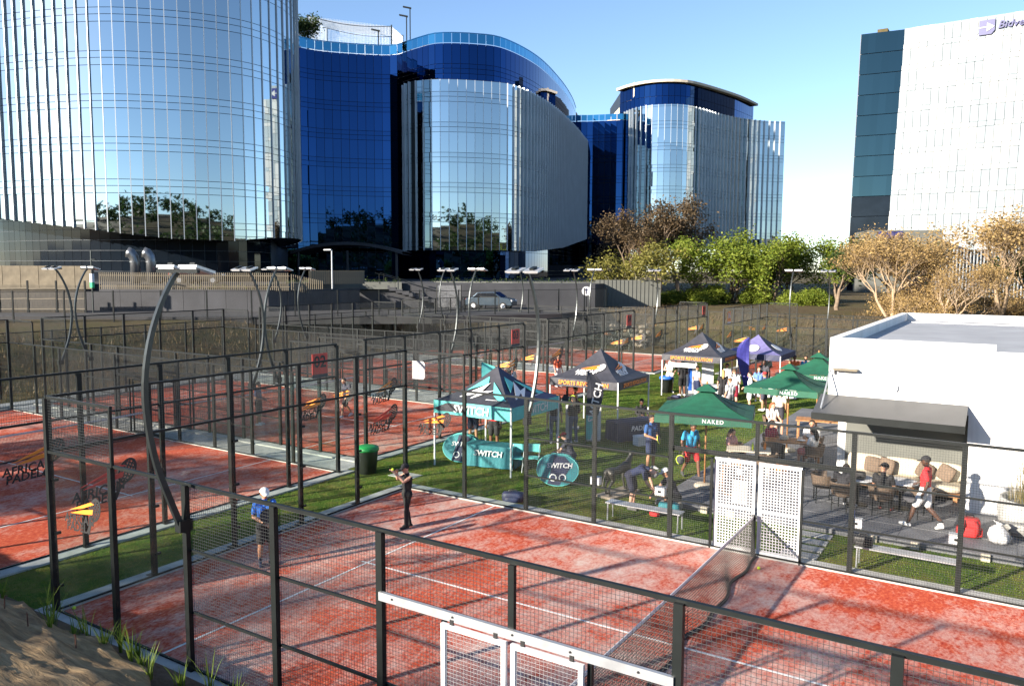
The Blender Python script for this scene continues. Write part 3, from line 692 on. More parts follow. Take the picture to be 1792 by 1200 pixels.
# cream ribbed plant screen on the middle tower roof
mb=MB(); pl=smooth_line([(150,8.6),(158,10.2),(166,12.6),(170,13.2)],0.9)
for i,c in enumerate(pl): mb.beam(W(*c,35.2),W(*c,38.0),0.35,0.5)
ps=thing('plant_screen','cream ribbed plant screen on the roof of the middle tower','roof screen',(0,0,0)); ob('ribs',mb.data(M['cream']),ps)
mb=MB()
for a,b in zip(pl,pl[1:]): mb.beam(W(*a,38.1),W(*b,38.1),0.7,0.3); mb.beam(W(*a,35.75),W(*b,35.75),0.5,0.25)
ob('cap_rail',mb.data(M['cream']),ps)

# office block with the sign, right
BV = thing('office_block','tall slab office block with white gridded glass face and dark green flank','office block',(0,0,0))
B0,B1,B2=(156.0,66.0),(152.6,72.8),(120,120)
dv=Vector((B2[0]-B1[0],B2[1]-B1[1])).normalized()
lean=lambda z:(z-51)*0.052
def bw(t,z,o=0.0):   # point on white face, t metres from the edge, o outwards
    sh=lean(z)*0.75; n=Vector((dv.y,-dv.x))*-1
    if n.x>0: n=-n
    return W(B1[0]+dv.x*t+n.x*o+dv.x*0,B1[1]+dv.y*t+n.y*o+sh,z)
levels=[1.5+3.81*k for k in range(14)]; levels[-1]=51.0
nb=0; stt=MB(); stw=MB(); cw=1.32
for k in range(13):
    lo,hi=levels[k],levels[k+1]
    for i in range(34):
        t0,t1=i*cw+0.05,(i+1)*cw-0.02
        for (s0,s1,main) in ((lo+0.04,lo+0.9,False),(lo+0.95,hi-0.04,True)):
            white=random.random()<(0.42 if main else 0.6)
            P=[bw(t0,s0,0.55),bw(t1,s0,0.55),bw(t1,s1,0.55),bw(t0,s1,0.55)]
            if main and nb<240 and i<20 and k>2:
                ctr=sum(P,Vector())/4; ex=(P[1]-P[0]); mx=frame(ctr,ex,P[3]-P[0])@Matrix.Rotation(random.gauss(0,0.004),4,'Y')@Matrix.Diagonal((ex.length,(P[3]-P[0]).length,0.06,1))
                ob('white_panel' if white else 'glass_pane',unit('frit_white' if white else 'frit'),BV,mw=mx); nb+=1
            else: (stw if white else stt).quad(*P)
ob('facade_panes',stt.data(M['frit']),BV)['kind']='stuff'; ob('facade_panels',stw.data(M['frit_white']),BV)['kind']='stuff'
mb=MB()
ring0=[W(B0[0],B0[1]+lean(2)*0.3,2),bw(0,2),bw(44.9,2),W(150,130,2),W(175,78,2)]; ring1=[W(B0[0],B0[1],51),bw(0,51),bw(44.9,51),W(150,130,51),W(175,78,51)]
mb.add(ring0+ring1,[(5,6,7,8,9),(4,3,2,1,0)]+[(i,(i+1)%5,5+(i+1)%5,5+i) for i in range(5)]); ob('wall_core',mb.data(M['mullion']),BV)
nc=6
for k in range(13):
    for i in range(nc):
        lo,hi=levels[k],levels[k+1]
        P=[]
        for (a,z) in ((i/nc,lo+0.06),((i+1)/nc,lo+0.06),((i+1)/nc,hi-0.06),(i/nc,hi-0.06)):
            e0=W(B0[0],B0[1]+lean(z)*0.3,z); e1=bw(0,z); P.append(e0+(e1-e0)*a-FH*0.35)
        mb=MB(); mb.quad(*P); mb.add([p+FH*0.06 for p in P],[(3,2,1,0)]); ob('green_pane',mb.data(M['g_green'] if k>4 else M['g_dark']),BV)
fa=(bw(18,49)-bw(12,49)).normalized(); fa=Vector((fa.x,fa.y,0)).normalized()
M['logo_blue']=mat('sign_blue',(0.022,0.026,0.12),0.4); 
lg=ob('sign_emblem',MB().prism([(-1.2,-1.25),(0.7,-1.25),(1.2,-0.6),(1.2,1.25),(-1.2,1.25)],(0,0,0),(1,0,0),(0,1,0),0.25).data(M['logo_blue']),BV,mw=frame(bw(13.3,49.0,0.8),fa,(0,0,1)))
ob('emblem_arrow',MB().prism([(0.0,-0.75),(1.15,0.0),(0.0,0.75)],(0,0,0.16),(1,0,0),(0,1,0),0.12).prism([(-1.25,-0.08),(0.0,-0.08),(0.0,0.1),(-1.25,0.1)],(0,0,0.16),(1,0,0),(0,1,0),0.12).data(M['frit_white']),lg)
ob('sign_lettering',text_mesh('Bidvest',1.75,M['logo_blue'],0.1,0.25,'LEFT',0.03),BV,mw=frame(bw(14.9,49.1,0.85),fa,(0,0,1)))
mb=MB().box((0,0,0),(1.8,3,1.0)); ob('roof_plant',mb.data(M['drygrass']),BV,W(157,70.8,51.5))
an=thing('louvred_annex','low blue-grey annex with vertical ribs below the white office block','annex',(0,0,0))
ob('wall',MB().add([W(118,62,2),W(112,80,2),W(130,84,2),W(132,64,2),W(118,62,9.5),W(112,80,9.5),W(130,84,9.5),W(132,64,9.5)],[(4,5,6,7),(0,1,5,4),(1,2,6,5),(2,3,7,6),(3,0,4,7)]).data(M['g_dark']),an)
for i in range(44):
    t=i/43; p=W(118-6*t-0.12,62+18*t); ob('rib',boxm((0.16,0.16,7.6),'fin'),an,(p.x,p.y,5.8),YAW)
lw=thing('low_white_building','small white building with blue sign band beneath the slab block','building',(0,0,0))
ob('wall',MB().add([W(140,62,2),W(138,74,2),W(150,76,2),W(150,64,2),W(140,62,13.4),W(138,74,13.4),W(150,76,13.4),W(150,64,13.4)],[(4,5,6,7),(0,1,5,4),(1,2,6,5),(2,3,7,6),(3,0,4,7)]).data(M['grey']),lw)
ob('sign_band',MB().add([W(139.6,63.4,12.0),W(138.9,67.5,12.0),W(138.9,67.5,13.2),W(139.6,63.4,13.2)],[(0,1,2,3)]).data(M['logo_blue']),lw)
for i in range(5):
    a=63.2+i*2.1; ob('window',MB().add([W(139.85-(a-62)*0.167-0.05,a,8.0),W(139.85-(a-60.4)*0.167-0.05,a+1.6,8.0),W(139.85-(a-60.4)*0.167-0.05,a+1.6,10.6),W(139.85-(a-62)*0.167-0.05,a,10.6)],[(0,1,2,3)]).data(M['g_green']),lw)
# rooftop netting cage, antennae
cg=thing('rooftop_net_cage','pale netting cage on posts above the blue tower roof','net cage',(0,0,0))
roofp=[(118,-29.5),(118,-17.5),(130,-17.5),(130,-29.5)]
for (d,l),h in zip(roofp,(42.6,41.2,43.2,44.4)): ob('cage_post',MB().tube([W(d,l,35.6),W(d,l,h)],0.10,6).data(M['lamp_pole']),cg)
def netq(a,b,c,d,n,m):
    mb=MB()
    for i in range(n+1):
        t=i/n; mb.beam(a+(b-a)*t,d+(c-d)*t,0.014,0.014)
    for j in range(m+1):
        t=j/m; p,q=a+(d-a)*t,b+(c-b)*t; sag=Vector((0,0,-0.5*(1 if j==m else 0.6)))
        pr=p
        for k in range(1,9):
            u=k/8; r=p+(q-p)*u+sag*math.sin(math.pi*u); mb.beam(pr,r,0.014,0.014); pr=r
    return mb
Pn=[W(d,l,h) for (d,l),h in zip(roofp,(42.4,41.0,43.0,44.2))]; Bn=[W(d,l,35.8) for d,l in roofp]
for (i,j) in ((0,1),(1,2),(2,3),(3,0)): tag(ob('netting',netq(Bn[i],Bn[j],Pn[j],Pn[i],56,30).data(M['fin']),cg),kind='stuff')
tag(ob('netting',netq(Pn[0],Pn[1],Pn[2],Pn[3],48,48).data(M['fin']),cg),kind='stuff')
for (i,j) in ((0,1),(3,2)):
    q=[Pn[i]+(Pn[j]-Pn[i])*(k/12)+Vector((0,0,-0.55*math.sin(math.pi*k/12))) for k in range(13)]; ob('edge_cable',MB().tube(q,0.05,5).data(M['frame_dk']),cg)
for (d,l,h,nm) in ((117,-19.2,40.2,'beside the net cage'),(121,-15.2,44.6,'beside the bare roof tree'),(117,-15.2,42.2,'at the corner of the net cage')):
    t=thing('roof_lamp','slim roof lamp post '+nm,'lamp post',W(d,l,35.6)); ob('pole',MB().tube([(0,0,0),(0,0,h-35.6)],0.08,6).data(M['steel']),t); ob('lamp_head',MB().beam((-0.9,-0.5,h-35.5),(0.15,0.1,h-35.75),0.35,0.16).data(M['steel']),t)

# ------------------------------------------------------------------ terrace, walls, road
def slab(name, pts, z0, z1, mt, parent=None, st=True):
    n=len(pts); V=[W(*p,z0) for p in pts]+[W(*p,z1) for p in pts]; mb=MB().add(V,[tuple(range(n,2*n)),tuple(reversed(range(n)))]+[(i,(i+1)%n,n+(i+1)%n,n+i) for i in range(n)])
    o=ob(name,mb.data(M[mt]),parent)
    if st and not parent: o['kind']='structure'
    return o
slab('terrace',[(66.5,-70),(66.5,-34),(66.2,-20),(76,-17),(77,8),(84,10.5),(100,12),(190,30),(190,-90),(90,-90)],2.0,5.0,'concrete_dk')
slab('road',[(57.5,-60),(57.5,-22),(59.5,-6),(64,4),(74,8),(77,6.5),(72,-6),(66,-19),(66,-60)],2.3,2.84,'asphalt')
rw=thing('retaining_wall','long dark grey concrete retaining wall below the palisade fence','wall',(0,0,0))
rl=[(65.6,-34),(65.4,-27),(65.4,-20),(67.5,-17.5),(71,-15.5),(74,-14.2)]
for i,(a,b) in enumerate(zip(rl,rl[1:])):
    n=max(2,int(math.hypot(b[0]-a[0],b[1]-a[1])/1.75))
    for k in range(n):
        t0,t1=k/n,(k+1)/n; p=W(a[0]+(b[0]-a[0])*t0,a[1]+(b[1]-a[1])*t0,2.6); q=W(a[0]+(b[0]-a[0])*t1,a[1]+(b[1]-a[1])*t1,2.6); e=(q-p).normalized()*0.012
        ob('wall_panel',MB().add([p+e,q-e,q-e+FH*.25,p+e+FH*.25]+[v+Vector((0,0,2.0)) for v in (p+e,q-e,q-e+FH*.25,p+e+FH*.25)],[(4,5,6,7),(0,1,5,4),(1,2,6,5),(3,0,4,7)]).data(M['concrete_dk']),rw)
te=thing('terrace_edge','pale concrete terrace slab edge overhanging a dark parking bay','slab',(0,0,0))
ed=[(66.0,-20.2),(69,-18.3),(73.3,-16.2),(75.5,-14.5),(75.8,-10.5)]
for nm,ed_ in (('slab_edge',ed),('slab_edge',[(82,-8),(80.5,0),(81.5,8.5)])):
    for a,b in zip(ed_,ed_[1:]):
        ob(nm,MB().add([W(*a,4.45),W(*b,4.45),W(*b,5.12),W(*a,5.12),W(a[0]+1.2,a[1],4.45),W(b[0]+1.2,b[1],4.45),W(b[0]+1.2,b[1],5.12),W(a[0]+1.2,a[1],5.12)],[(0,1,2,3),(3,2,6,7),(1,0,4,5)]).data(M['grey']),te)
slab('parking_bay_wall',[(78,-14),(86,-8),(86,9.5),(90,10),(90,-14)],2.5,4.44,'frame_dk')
cl=thing('clad_wall','pale grey vertically clad wall behind the olive tree','wall',(0,0,0))
for i in range(16):
    p=W(80.5+0.05*i,8.6+0.42*i,2.4); ob('cladding_panel',boxm((0.40,0.2,2.9),'grey'),cl,(p.x,p.y,3.9),-YAW)
# palisade fence on the wall
pf=thing('palisade_fence','pale beige palisade fence on top of the dark retaining wall','fence',(0,0,0))
mb=MB()
for i in range(98):
    l=-34+0.16*i; d=65.75; mb.box(W(d,l,5.27),(0.06,0.02,1.45),-YAW)
for i in range(16): mb.box(W(65.8+0.25*i,-18.2+0.11*i,5.25-0.04*i),(0.06,0.02,1.3),-YAW)
tag(ob('pickets',mb.data(M['palisade']),pf),kind='stuff')
for z in (4.85,5.75): ob('fence_rail',MB().beam(W(65.85,-34,z),W(65.85,-18.3,z),0.03,0.06).data(M['palisade']),pf)
tf=thing('timber_screen','long low timber boarded screen on the terrace edge beside the stairs','fence',(0,0,0))
for i in range(26): 
    p=W(69.5+0.14*i,-17.6+0.16*i,5.6); ob('board',boxm((0.19,0.03,1.2),'palisade'),tf,(p.x,p.y,5.6),-YAW+0.5)
# stairs
stz=thing('stair_flight','dark concrete stair with steel handrails descending from the terrace','stairs',(0,0,0))
for i in range(13): 
    p=W(77.0,-12.6+0.62*i,5.0-0.18*i); ob('step',boxm((0.64,2.6,0.36),'concrete_dk'),stz,(p.x,p.y,5.0-0.18*i-0.18),-YAW)
for d in (75.6,78.4):
    ob('handrail',MB().tube([W(d,-13,6.0),W(d,-4.7,3.6)],0.03,6).data(M['steel']),stz)
    for i in range(6): ob('baluster',MB().tube([W(d,-12.6+1.5*i,4.95-0.43*i),W(d,-12.6+1.5*i,5.88-0.43*i)],0.02,5).data(M['steel']),stz)
# entrance canopy
cn=thing('entrance_canopy','low arched dark canopy over the tower entrance','canopy',(0,0,0)); mb=MB(); n=18
for i in range(n):
    a,b=-1+2*i/n,-1+2*(i+1)/n; za,zb_=9.5-1.1*a*a,9.5-1.1*b*b
    p,q=W(94,-19.5+6.6*a,za),W(94,-19.5+6.6*b,zb_); mb.add([p,q,q+FH*9,p+FH*9,p-Vector((0,0,.35)),q-Vector((0,0,.35)),q+FH*9-Vector((0,0,.35)),p+FH*9-Vector((0,0,.35))],[(0,1,2,3),(4,5,1,0),(7,6,5,4)])
ob('canopy_roof',mb.data(M['concrete_dk']),cn)
for l in (-25.3,-19.5,-13.7): ob('column',MB().tube([W(94.6,l,5),W(94.6,l,8.5)],0.16,8).data(M['frame_dk']),cn)
# steel vent pipes
for k,l in enumerate((-33.0,-31.6)):
    v=thing('vent_pipe','shiny steel vent pipe with angled mouth on the terrace','vent pipe',W(70,l,5.0),0,'steel vent pipes')
    ob('duct',MB().tube([(0,0,0),(0,0,1.9),(-0.05,-0.06,2.3),(-0.22,-0.22,2.62),(-0.42,-0.42,2.72)],[0.42,0.42,0.43,0.45,0.47],16).data(M['duct'],True),v)
    ob('flange',MB().lathe([(0.48,0),(0.48,0.08)],(0,0,1.85),16).data(M['duct']),v); ob('mouth',MB().lathe([(0.40,0),(0.40,0.02)],(0,0,0),14).data(M['black']),v,mw=Matrix.Translation((-0.43,-0.43,2.725))@Vector((-0.6,-0.6,0.5)).to_track_quat('Z','Y').to_matrix().to_4x4())
# cream wall and woven screen, far left
cw_=thing('cream_wall','weathered cream wall panels with grass on top beside the left tower','wall',(0,0,0))
for i in range(9): 
    p=W(66.3,-47.5+1.5*i,5.2); ob('wall_panel',boxm((1.46,0.25,1.9),'oldcream'),cw_,(p.x,p.y,5.55),-YAW)
sc_=thing('woven_screen','tan woven slat screens along the road by the cream wall','screen',(0,0,0))
for i in range(5):
    p=W(62.5,-43.6+2.25*i,4.0); fr=ob('screen_panel',None,sc_,(p.x,p.y,2.7),-YAW); mb=MB(); 
    for k in range(26): mb.beam((-1.05+0.08*k,0.0,0.05),(-1.05+0.08*k+0.10,0,2.3),0.035,0.02)
    for z in (0.4,1.2,2.0): mb.beam((-1.1,-0.02,z),(1.1,-0.02,z+0.05),0.03,0.06)
    ob('slats',mb.data(M['palisade']),fr)['kind']='stuff'; ob('screen_post',boxm((0.12,0.12,2.7),'steel'),fr,(1.12,0,1.3))
tp=thing('totem_sign','white and green totem sign on a slim grey pole by the road','sign',W(62.5,-32.9,2.8)); ob('pole',MB().tube([(0,0,0),(0,0,4.9)],0.06,8).data(M['lamp_pole']),tp)
ob('sign_box',boxm((0.32,0.2,0.7),'white'),tp,(0,0,2.75)); ob('sign_box',boxm((0.322,0.202,0.42),'signgreen'),tp,(0,0,2.22)); ob('camera_arm',boxm((0.7,0.08,0.08),'steel'),tp,(0.2,0,4.2))
# boundary fence with dark posts
bf=thing('boundary_fence','thin black mesh fence with tall posts along the road above the bank','fence',(0,0,0))
bl=[(50,-42),(54,-32),(57,-22),(59.5,-12),(61.5,-4),(66,4),(72,10)]
bl=smooth_line(bl,3.05); pp=[W(*q,2.35) for q in bl]
for i,p in enumerate(pp):
    ob('fence_post',boxm((0.09,0.09,2.6),'steel'),bf,(p.x,p.y,3.5),-YAW)
    if i: 
        q=pp[i-1]
        for z in (2.72,4.72): ob('fence_rail',MB().beam(q+Vector((0,0,z-2.35)),p+Vector((0,0,z-2.35)),0.025,0.03).data(M['steel']),bf)
        d=p-q; mw_=Matrix.Translation((q.x,q.y,2.72))@Matrix.Rotation(math.atan2(d.y,d.x),4,'Z')@Matrix.Diagonal((d.length/3.0,1,1,1))
        ob('wire_mesh',wires(3.0,2.0,0.1,0.004),bf,mw=mw_)['kind']='stuff'
for k,(xa,ya,xb,yb,lab) in enumerate(((-26.4,-4,-26.4,52,'black mesh fence with tall posts at the foot of the brown bank'),(-26.4,52.6,18,52.6,'black mesh fence with tall posts along the foot of the far slope'))):
    kf=thing('bank_fence',lab,'fence',(0,0,0)); n=int(math.hypot(xb-xa,yb-ya)/2.5); rz_=math.atan2(yb-ya,xb-xa)
    for i in range(n+1):
        x,y=xa+(xb-xa)*i/n,ya+(yb-ya)*i/n; ob('fence_post',boxm((0.08,0.08,3.3),'steel'),kf,(x,y,1.6))
        if i<n:
            L_=math.hypot(xb-xa,yb-ya)/n; ob('wire_mesh',wires(2.5,2.9,0.06,0.006),kf,mw=Matrix.Translation((x,y,0.25))@Matrix.Rotation(rz_,4,'Z')@Matrix.Diagonal((L_/2.5,1,1,1)))['kind']='stuff'
            ob('fence_rail',MB().beam((0,0,0),(L_,0,0),0.04,0.05).data(M['steel']),kf,(x,y,3.2),rz_)
# street lamps and signs by the stair
for k,(d,l,h) in enumerate(((70.5,-15.9,5.2),(71.5,-18.0,3.6))):
    t=thing('street_lamp','tall grey street lamp by the terrace stairs' if k==0 else 'short grey street lamp by the boarded screen','street lamp',W(d,l,2.8)); ob('pole',MB().tube([(0,0,0),(0,0,h)],[0.08,0.06],8).data(M['galv']),t); ob('lamp_arm',boxm((0.85,0.12,0.09),'galv'),t,(-0.35,-0.15,h+0.02))
rs=thing('road_sign','round white arrow road sign on a post by the parking bay','road sign',W(74,6.9,2.8)); ob('post',MB().tube([(0,0,0),(0,0,1.9)],0.04,6).data(M['steel']),rs)
dk=ob('disc',MB().lathe([(0.42,0),(0.42,0.03)],n=20).data(M['white']),rs,mw=frame((0,-0.06,1.6),RH,(0,0,1))); ob('arrow',MB().prism([(-.05,-.28),(.05,-.28),(.05,.05),(.16,.05),(0,.28),(-.16,.05),(-.05,.05)],(0,0,0.034),(1,0,0),(0,1,0),0.006).data(M['navy']),dk)
# parked cars
def car(loc, rz, paint, label):
    r=thing('parked_car',label,'car',loc,rz,'parked cars'); prof=[(-2.15,0.35),(-2.2,0.75),(-2.05,0.98),(-1.55,1.05),(-1.0,1.5),(0.55,1.55),(1.25,1.08),(2.0,0.95),(2.2,0.7),(2.2,0.35)]
    mb=MB(); mb.prism(prof,(0,0,0),(1,0,0),(0,0,1),1.72); me=mb.data(M[paint]); o=ob('body',me,r); bv=o.modifiers.new('b','BEVEL'); bv.width=0.07; bv.segments=2
    for s in (-1,1):
        ob('side_window',MB().prism([(-1.35,1.05),(-0.92,1.44),(0.5,1.48),(1.08,1.08)],(0,s*0.865,0),(1,0,0),(0,0,1),0.012).data(M['darkglass']),r)
        for x in (-1.35,1.4):
            wl=ob('wheel',None,r,mw=Matrix.Translation((x,s*0.80,0.33))@Matrix.Rotation(R(90),4,'X')); ob('tyre',MB().lathe([(0.2,-0.1),(0.33,-0.1),(0.33,0.1),(0.2,0.1)],n=18).data(M['tyre']),wl); ob('rim',MB().lathe([(0.2,-0.105),(0.2,0.105)],n=12).data(M['galv']),wl)
        ob('headlight',MB().box((2.13,s*0.62,0.78),(0.14,0.34,0.16)).data(M['white']),r); ob('tail_light',MB().box((-2.14,s*0.66,0.86),(0.12,0.26,0.16)).data(M['dkred']),r)
    ob('windscreen',MB().quad((0.60,-0.7,1.52),(0.60,0.7,1.52),(1.24,0.76,1.10),(1.24,-0.76,1.10)).add([(0.62,-0.7,1.535),(0.62,0.7,1.535),(1.26,0.76,1.115),(1.26,-0.76,1.115)],[(0,1,2,3)]).data(M['darkglass']),r)
    return r
car(W(71.0,-1.9,2.84),-YAW-0.3,'carblue','pale blue hatchback parked on the road behind the courts')
car(W(69.5,-27.4,5.0),-YAW+0.2,'cardark','dark car parked behind the palisade fence')
car(W(71.5,-29.8,5.0),-YAW,'carblue','blue car parked behind the dark car on the terrace')
# white site board
sb=thing('site_board','square pale mesh board standing behind the courts by the road','board',W(65.5,-5.2,2.84)); ob('panel',wires(2.0,1.8,0.06,0.012,'gatewire'),sb,(-0.85,-0.54,0.4),-YAW)
for s in (-1,1): ob('board_leg',boxm((0.07,0.07,2.3),'steel'),sb,(s*1.0*math.cos(-YAW),s*1.0*math.sin(-YAW),1.15))
# stone bank retaining the slope behind court five
stw_=thing('gabion_wall','stacked rough stone wall on the grassy slope behind the courts','stone wall',(0,0,0)); 
stones=[]
for k in range(4):
    bm=bmesh.new(); bmesh.ops.create_icosphere(bm,subdivisions=1,radius=0.5)
    for v in bm.verts: v.co=Vector((v.co.x*random.uniform(.8,1.1),v.co.y*random.uniform(.6,.9),v.co.z*random.uniform(.55,.8)))
    me=bpy.data.meshes.new('stone'); bm.to_mesh(me); bm.free(); me.materials.append(M['stone']); stones.append(me)
for i in range(26):
    for j in range(5):
        x=-25.2+0.55*i+random.uniform(-.1,.1)+(j%2)*0.25; y=53.6+0.25*j; o=ob('stone',stones[(i*3+j)%4],stw_,(x,y+random.uniform(-.08,.08),0.2+0.36*j+random.uniform(-.05,.05)),random.uniform(0,6)); o.scale=[random.uniform(.5,.72)]*3
# ------------------------------------------------------------------ vegetation
def leaves(name, anchors, per, sigma, size, mt, flat=0.0):
    A=np.asarray(anchors,float); n=len(A)*per; C=np.repeat(A,per,0)+rng.normal(0,1,(n,3))*np.array(sigma)
    u=rng.normal(0,1,(n,3)); u/=np.linalg.norm(u,axis=1)[:,None]; v=rng.normal(0,1,(n,3)); v-=u*(u*v).sum(1)[:,None]; v/=np.linalg.norm(v,axis=1)[:,None]
    if flat: u[:,2]*=1-flat; v[:,2]*=1-flat
    s=size*rng.uniform(0.55,1.25,(n,1)); P=np.stack([C-u*s,C-v*s*0.55,C+u*s,C+v*s*0.55],1).reshape(-1,3)
    return np_mesh(name,P,np.arange(4*n).reshape(n,4),mt)
def make_tree(h, spread, trunk, levels, bark, leaf, per, sig, size, nchild=3, r0=0.16, stems=1, up=0.25, flat=0.0, lean=0.15, seed=1, bare=False):
    rd=random.Random(seed); mb=MB(); anc=[]
    def grow(p,d,L,r,lev):
        pts=[p]; q=p; dd=d.copy(); rad=[r]
        for i in range(4):
            dd=(dd+Vector((rd.gauss(0,.13),rd.gauss(0,.13),rd.gauss(0,.06)+up*0.08))).normalized(); q=q+dd*L/4; pts.append(q); rad.append(r*(1-0.11*(i+1)))
        mb.tube(pts,rad,7 if lev>=levels-1 else (5 if lev>0 else 3),0,False)
        if lev==0:
            anc.append(q); anc.append(pts[2]); anc.append(pts[3]); return
        for k in range(nchild+(1 if rd.random()<0.4 else 0)):
            t=rd.choice((2,3,4,4)); az=rd.uniform(0,6.283)+k*2.1; an=rd.uniform(0.4,0.85)*spread
            a=dd.orthogonal().normalized(); b=dd.cross(a); nd=(dd*math.cos(an)+(a*math.cos(az)+b*math.sin(az))*math.sin(an)+Vector((0,0,up))).normalized()
            if flat: nd.z*=(1-flat*0.5); nd.normalize()
            grow(pts[t],nd,L*rd.uniform(0.62,0.82),rad[t]*0.66,lev-1)
    for s in range(stems):
        a=rd.uniform(0,6.28)+s*2.1; d=Vector((math.cos(a)*lean*(1+s),math.sin(a)*lean*(1+s),1)).normalized(); grow(Vector((0.15*s*math.cos(a),0.15*s*math.sin(a),-0.15)),d,trunk,r0*(1-0.12*s),levels)
    zmax=max(p.z for p in anc); k=h/zmax
    mb.v=[(x*k,y*k,z*k) for x,y,z in mb.v]; anc=[p*k for p in anc]
    tr=mb.data(M[bark],True); cr=leaves('crown',anc,per,sig,size,M[leaf],0.2) if per else None
    return tr,cr
def plant(name, proto, loc, rz, sc, label, group=None, cat='tree'):
    t=thing(name,label,cat,loc,rz,group); t.scale=(sc,sc,sc) if not hasattr(sc,'__len__') else sc
    ob('trunk',proto[0],t); 
    if proto[1]: ob('crown',proto[1],t)
    return t
G1=make_tree(7.6,0.9,2.3,4,'bark','leaf_green',7,(.40,.40,.34),0.17,3,0.17,2,0.12,seed=3)
G2=make_tree(7.4,1.0,2.0,4,'bark','leaf_green',7,(.42,.42,.36),0.17,3,0.15,3,0.05,seed=11)
OL=make_tree(7.0,1.05,2.3,4,'bark_pale','leaf_olive',8,(.40,.40,.34),0.17,3,0.15,2,0.10,lean=0.25,seed=5)
BR=make_tree(13.0,0.95,3.6,4,'bark','leaf_brown',7,(.6,.6,.5),0.22,4,0.30,1,0.15,seed=8)
TA=make_tree(8.8,0.95,3.2,4,'bark_tan','leaf_tan',2,(.36,.36,.18),0.12,4,0.19,2,0.34,0.25,lean=0.35,seed=21)
TB=make_tree(8.2,1.0,2.9,4,'bark_tan','leaf_tan',2,(.36,.36,.18),0.12,4,0.17,3,0.32,0.25,lean=0.3,seed=33)
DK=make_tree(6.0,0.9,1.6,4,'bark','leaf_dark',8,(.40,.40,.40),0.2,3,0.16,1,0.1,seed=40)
BA=make_tree(4.6,1.1,1.0,4,'bark_tan','leaf_tan',0,(.1,.1,.1),0.1,3,0.12,2,0.1,0.3,seed=17)
BUSH=make_tree(2.4,1.3,0.5,3,'bark','leaf_green',26,(.32,.32,.26),0.13,4,0.05,4,0.0,seed=50,lean=0.5)
DRY=make_tree(3.2,1.2,0.8,3,'bark_tan','leaf_tan',3,(.3,.3,.25),0.11,4,0.06,4,0.0,seed=52,lean=0.5)
def gz_(p): return float(terr(np.array([p.x]),np.array([p.y]))[0])
def at(D,L): p=W(D,L); p.z=gz_(p)-0.05; return p
plant('olive_tree',OL,at(84,14.0),0.4,(1.12,1.12,0.98),'olive-leaved tree with pale forked trunk beside the clad wall')
for k,(d,l,s,pr,lab) in enumerate([(88,20.3,0.95,G1,'bright green leafy tree next to the olive-leaved tree'),(90,24.6,1.08,G2,'tallest bright green leafy tree below the ribbed tower wing'),
  (87,28.6,0.98,G1,'round green leafy tree between the tallest green tree and a twin lamp mast'),(91,32.4,1.0,G2,'green leafy tree behind the far court floodlight masts'),(88,36.0,0.95,G1,'green leafy tree beside the first dry golden tree')]):
    plant('leafy_tree',pr,at(d,l),k*1.7,(s*1.1,s*1.1,s),lab,'green trees behind the courts')
for k,(d,l,s) in enumerate([(104,19.0,1.0),(110,23.0,0.86),(104,14.2,0.8)]):
    plant('brown_tree',BR,at(d,l),k*2.3,(s*.92,s*.92,s),['sparse brown autumn tree standing before the third tower','smaller brown tree beside the ribbed wing of the third tower','half-bare brown tree before the dark recess of the middle tower'][k],'brown trees before the towers')
for k,(d,l,s,pr) in enumerate([(65,31.0,0.86,TA),(68,35.8,1.0,TB),(66,40.5,1.06,TA),(70,45.6,1.05,TB),(61,33.4,0.6,TB)]):
    plant('golden_tree',pr,at(d,l),k*1.1+0.4,(s*1.12,s*1.12,s),['flat-topped golden dry tree nearest the green trees','golden dry tree with forked trunk left of the clubhouse roof corner','largest golden dry umbrella tree behind the clubhouse roof','golden dry tree behind the far end of the clubhouse roof','low half-bare golden tree before the other dry trees'][k],'golden dry trees behind the clubhouse')
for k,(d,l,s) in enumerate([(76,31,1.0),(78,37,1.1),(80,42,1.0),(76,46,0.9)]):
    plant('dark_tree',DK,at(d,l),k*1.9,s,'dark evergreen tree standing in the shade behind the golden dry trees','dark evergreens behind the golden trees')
for k in range(5):
    d,l=86+random.uniform(-2,5),17+4.6*k+random.uniform(-.8,.8); s=random.uniform(0.5,0.95)
    plant('shrub',BUSH,at(d,l),random.uniform(0,6),s,['low green shrub under the bright green tree next to the olive one','low green shrub under the tallest green tree','low green shrub between two green leafy trees','low green shrub behind the far court lamp masts','low green shrub beside the golden dry trees'][k],'green shrubs below the trees','shrub')
for k in range(8):
    d,l=65+random.uniform(-3,5),30.5+2.2*k; plant('dry_shrub',DRY,at(d,l),random.uniform(0,6),random.uniform(.7,1.1),'dry leafless shrub below the golden dry trees','dry shrubs below the golden trees','shrub')
plant('bare_tree',BA,W(118,-13.2,35.6),0.5,1.0,'small bare tree growing on the roof of the middle tower')
plant('roof_conifer',DK,W(116,-31.5,35.6),0.5,(1.0,1.0,1.05),'dark bushy tree on the roof behind the left tower edge')
# trees behind the camera that shade the near court
for k,(x,y,s,pr) in enumerate([(-9,-16,0.8,G1),(-3.5,-15.5,0.55,TB),(1.2,-13.5,0.42,TA),(-15,-12,0.8,G2),(5.5,-15,0.5,TB),(-21,-9,0.9,G1),(-40,-12,0.8,G1)]):
    plant('garden_tree',pr,(x,y,2.75 if x>-6 else float(bank(np.array([x]),np.array([y]))[0])-0.05),k*2.0,s,['leafy green tree on the bank crest','slim golden tree on the upper terrace','low golden tree at the terrace edge','leafy green tree further along the bank','golden tree in the middle of the terrace','leafy green tree at the far end of the bank','tall green tree beyond the bank','second tall green tree beyond the bank','third tall green tree beyond the bank','tall green tree behind the others beyond the bank'][k],'trees on the earth bank')
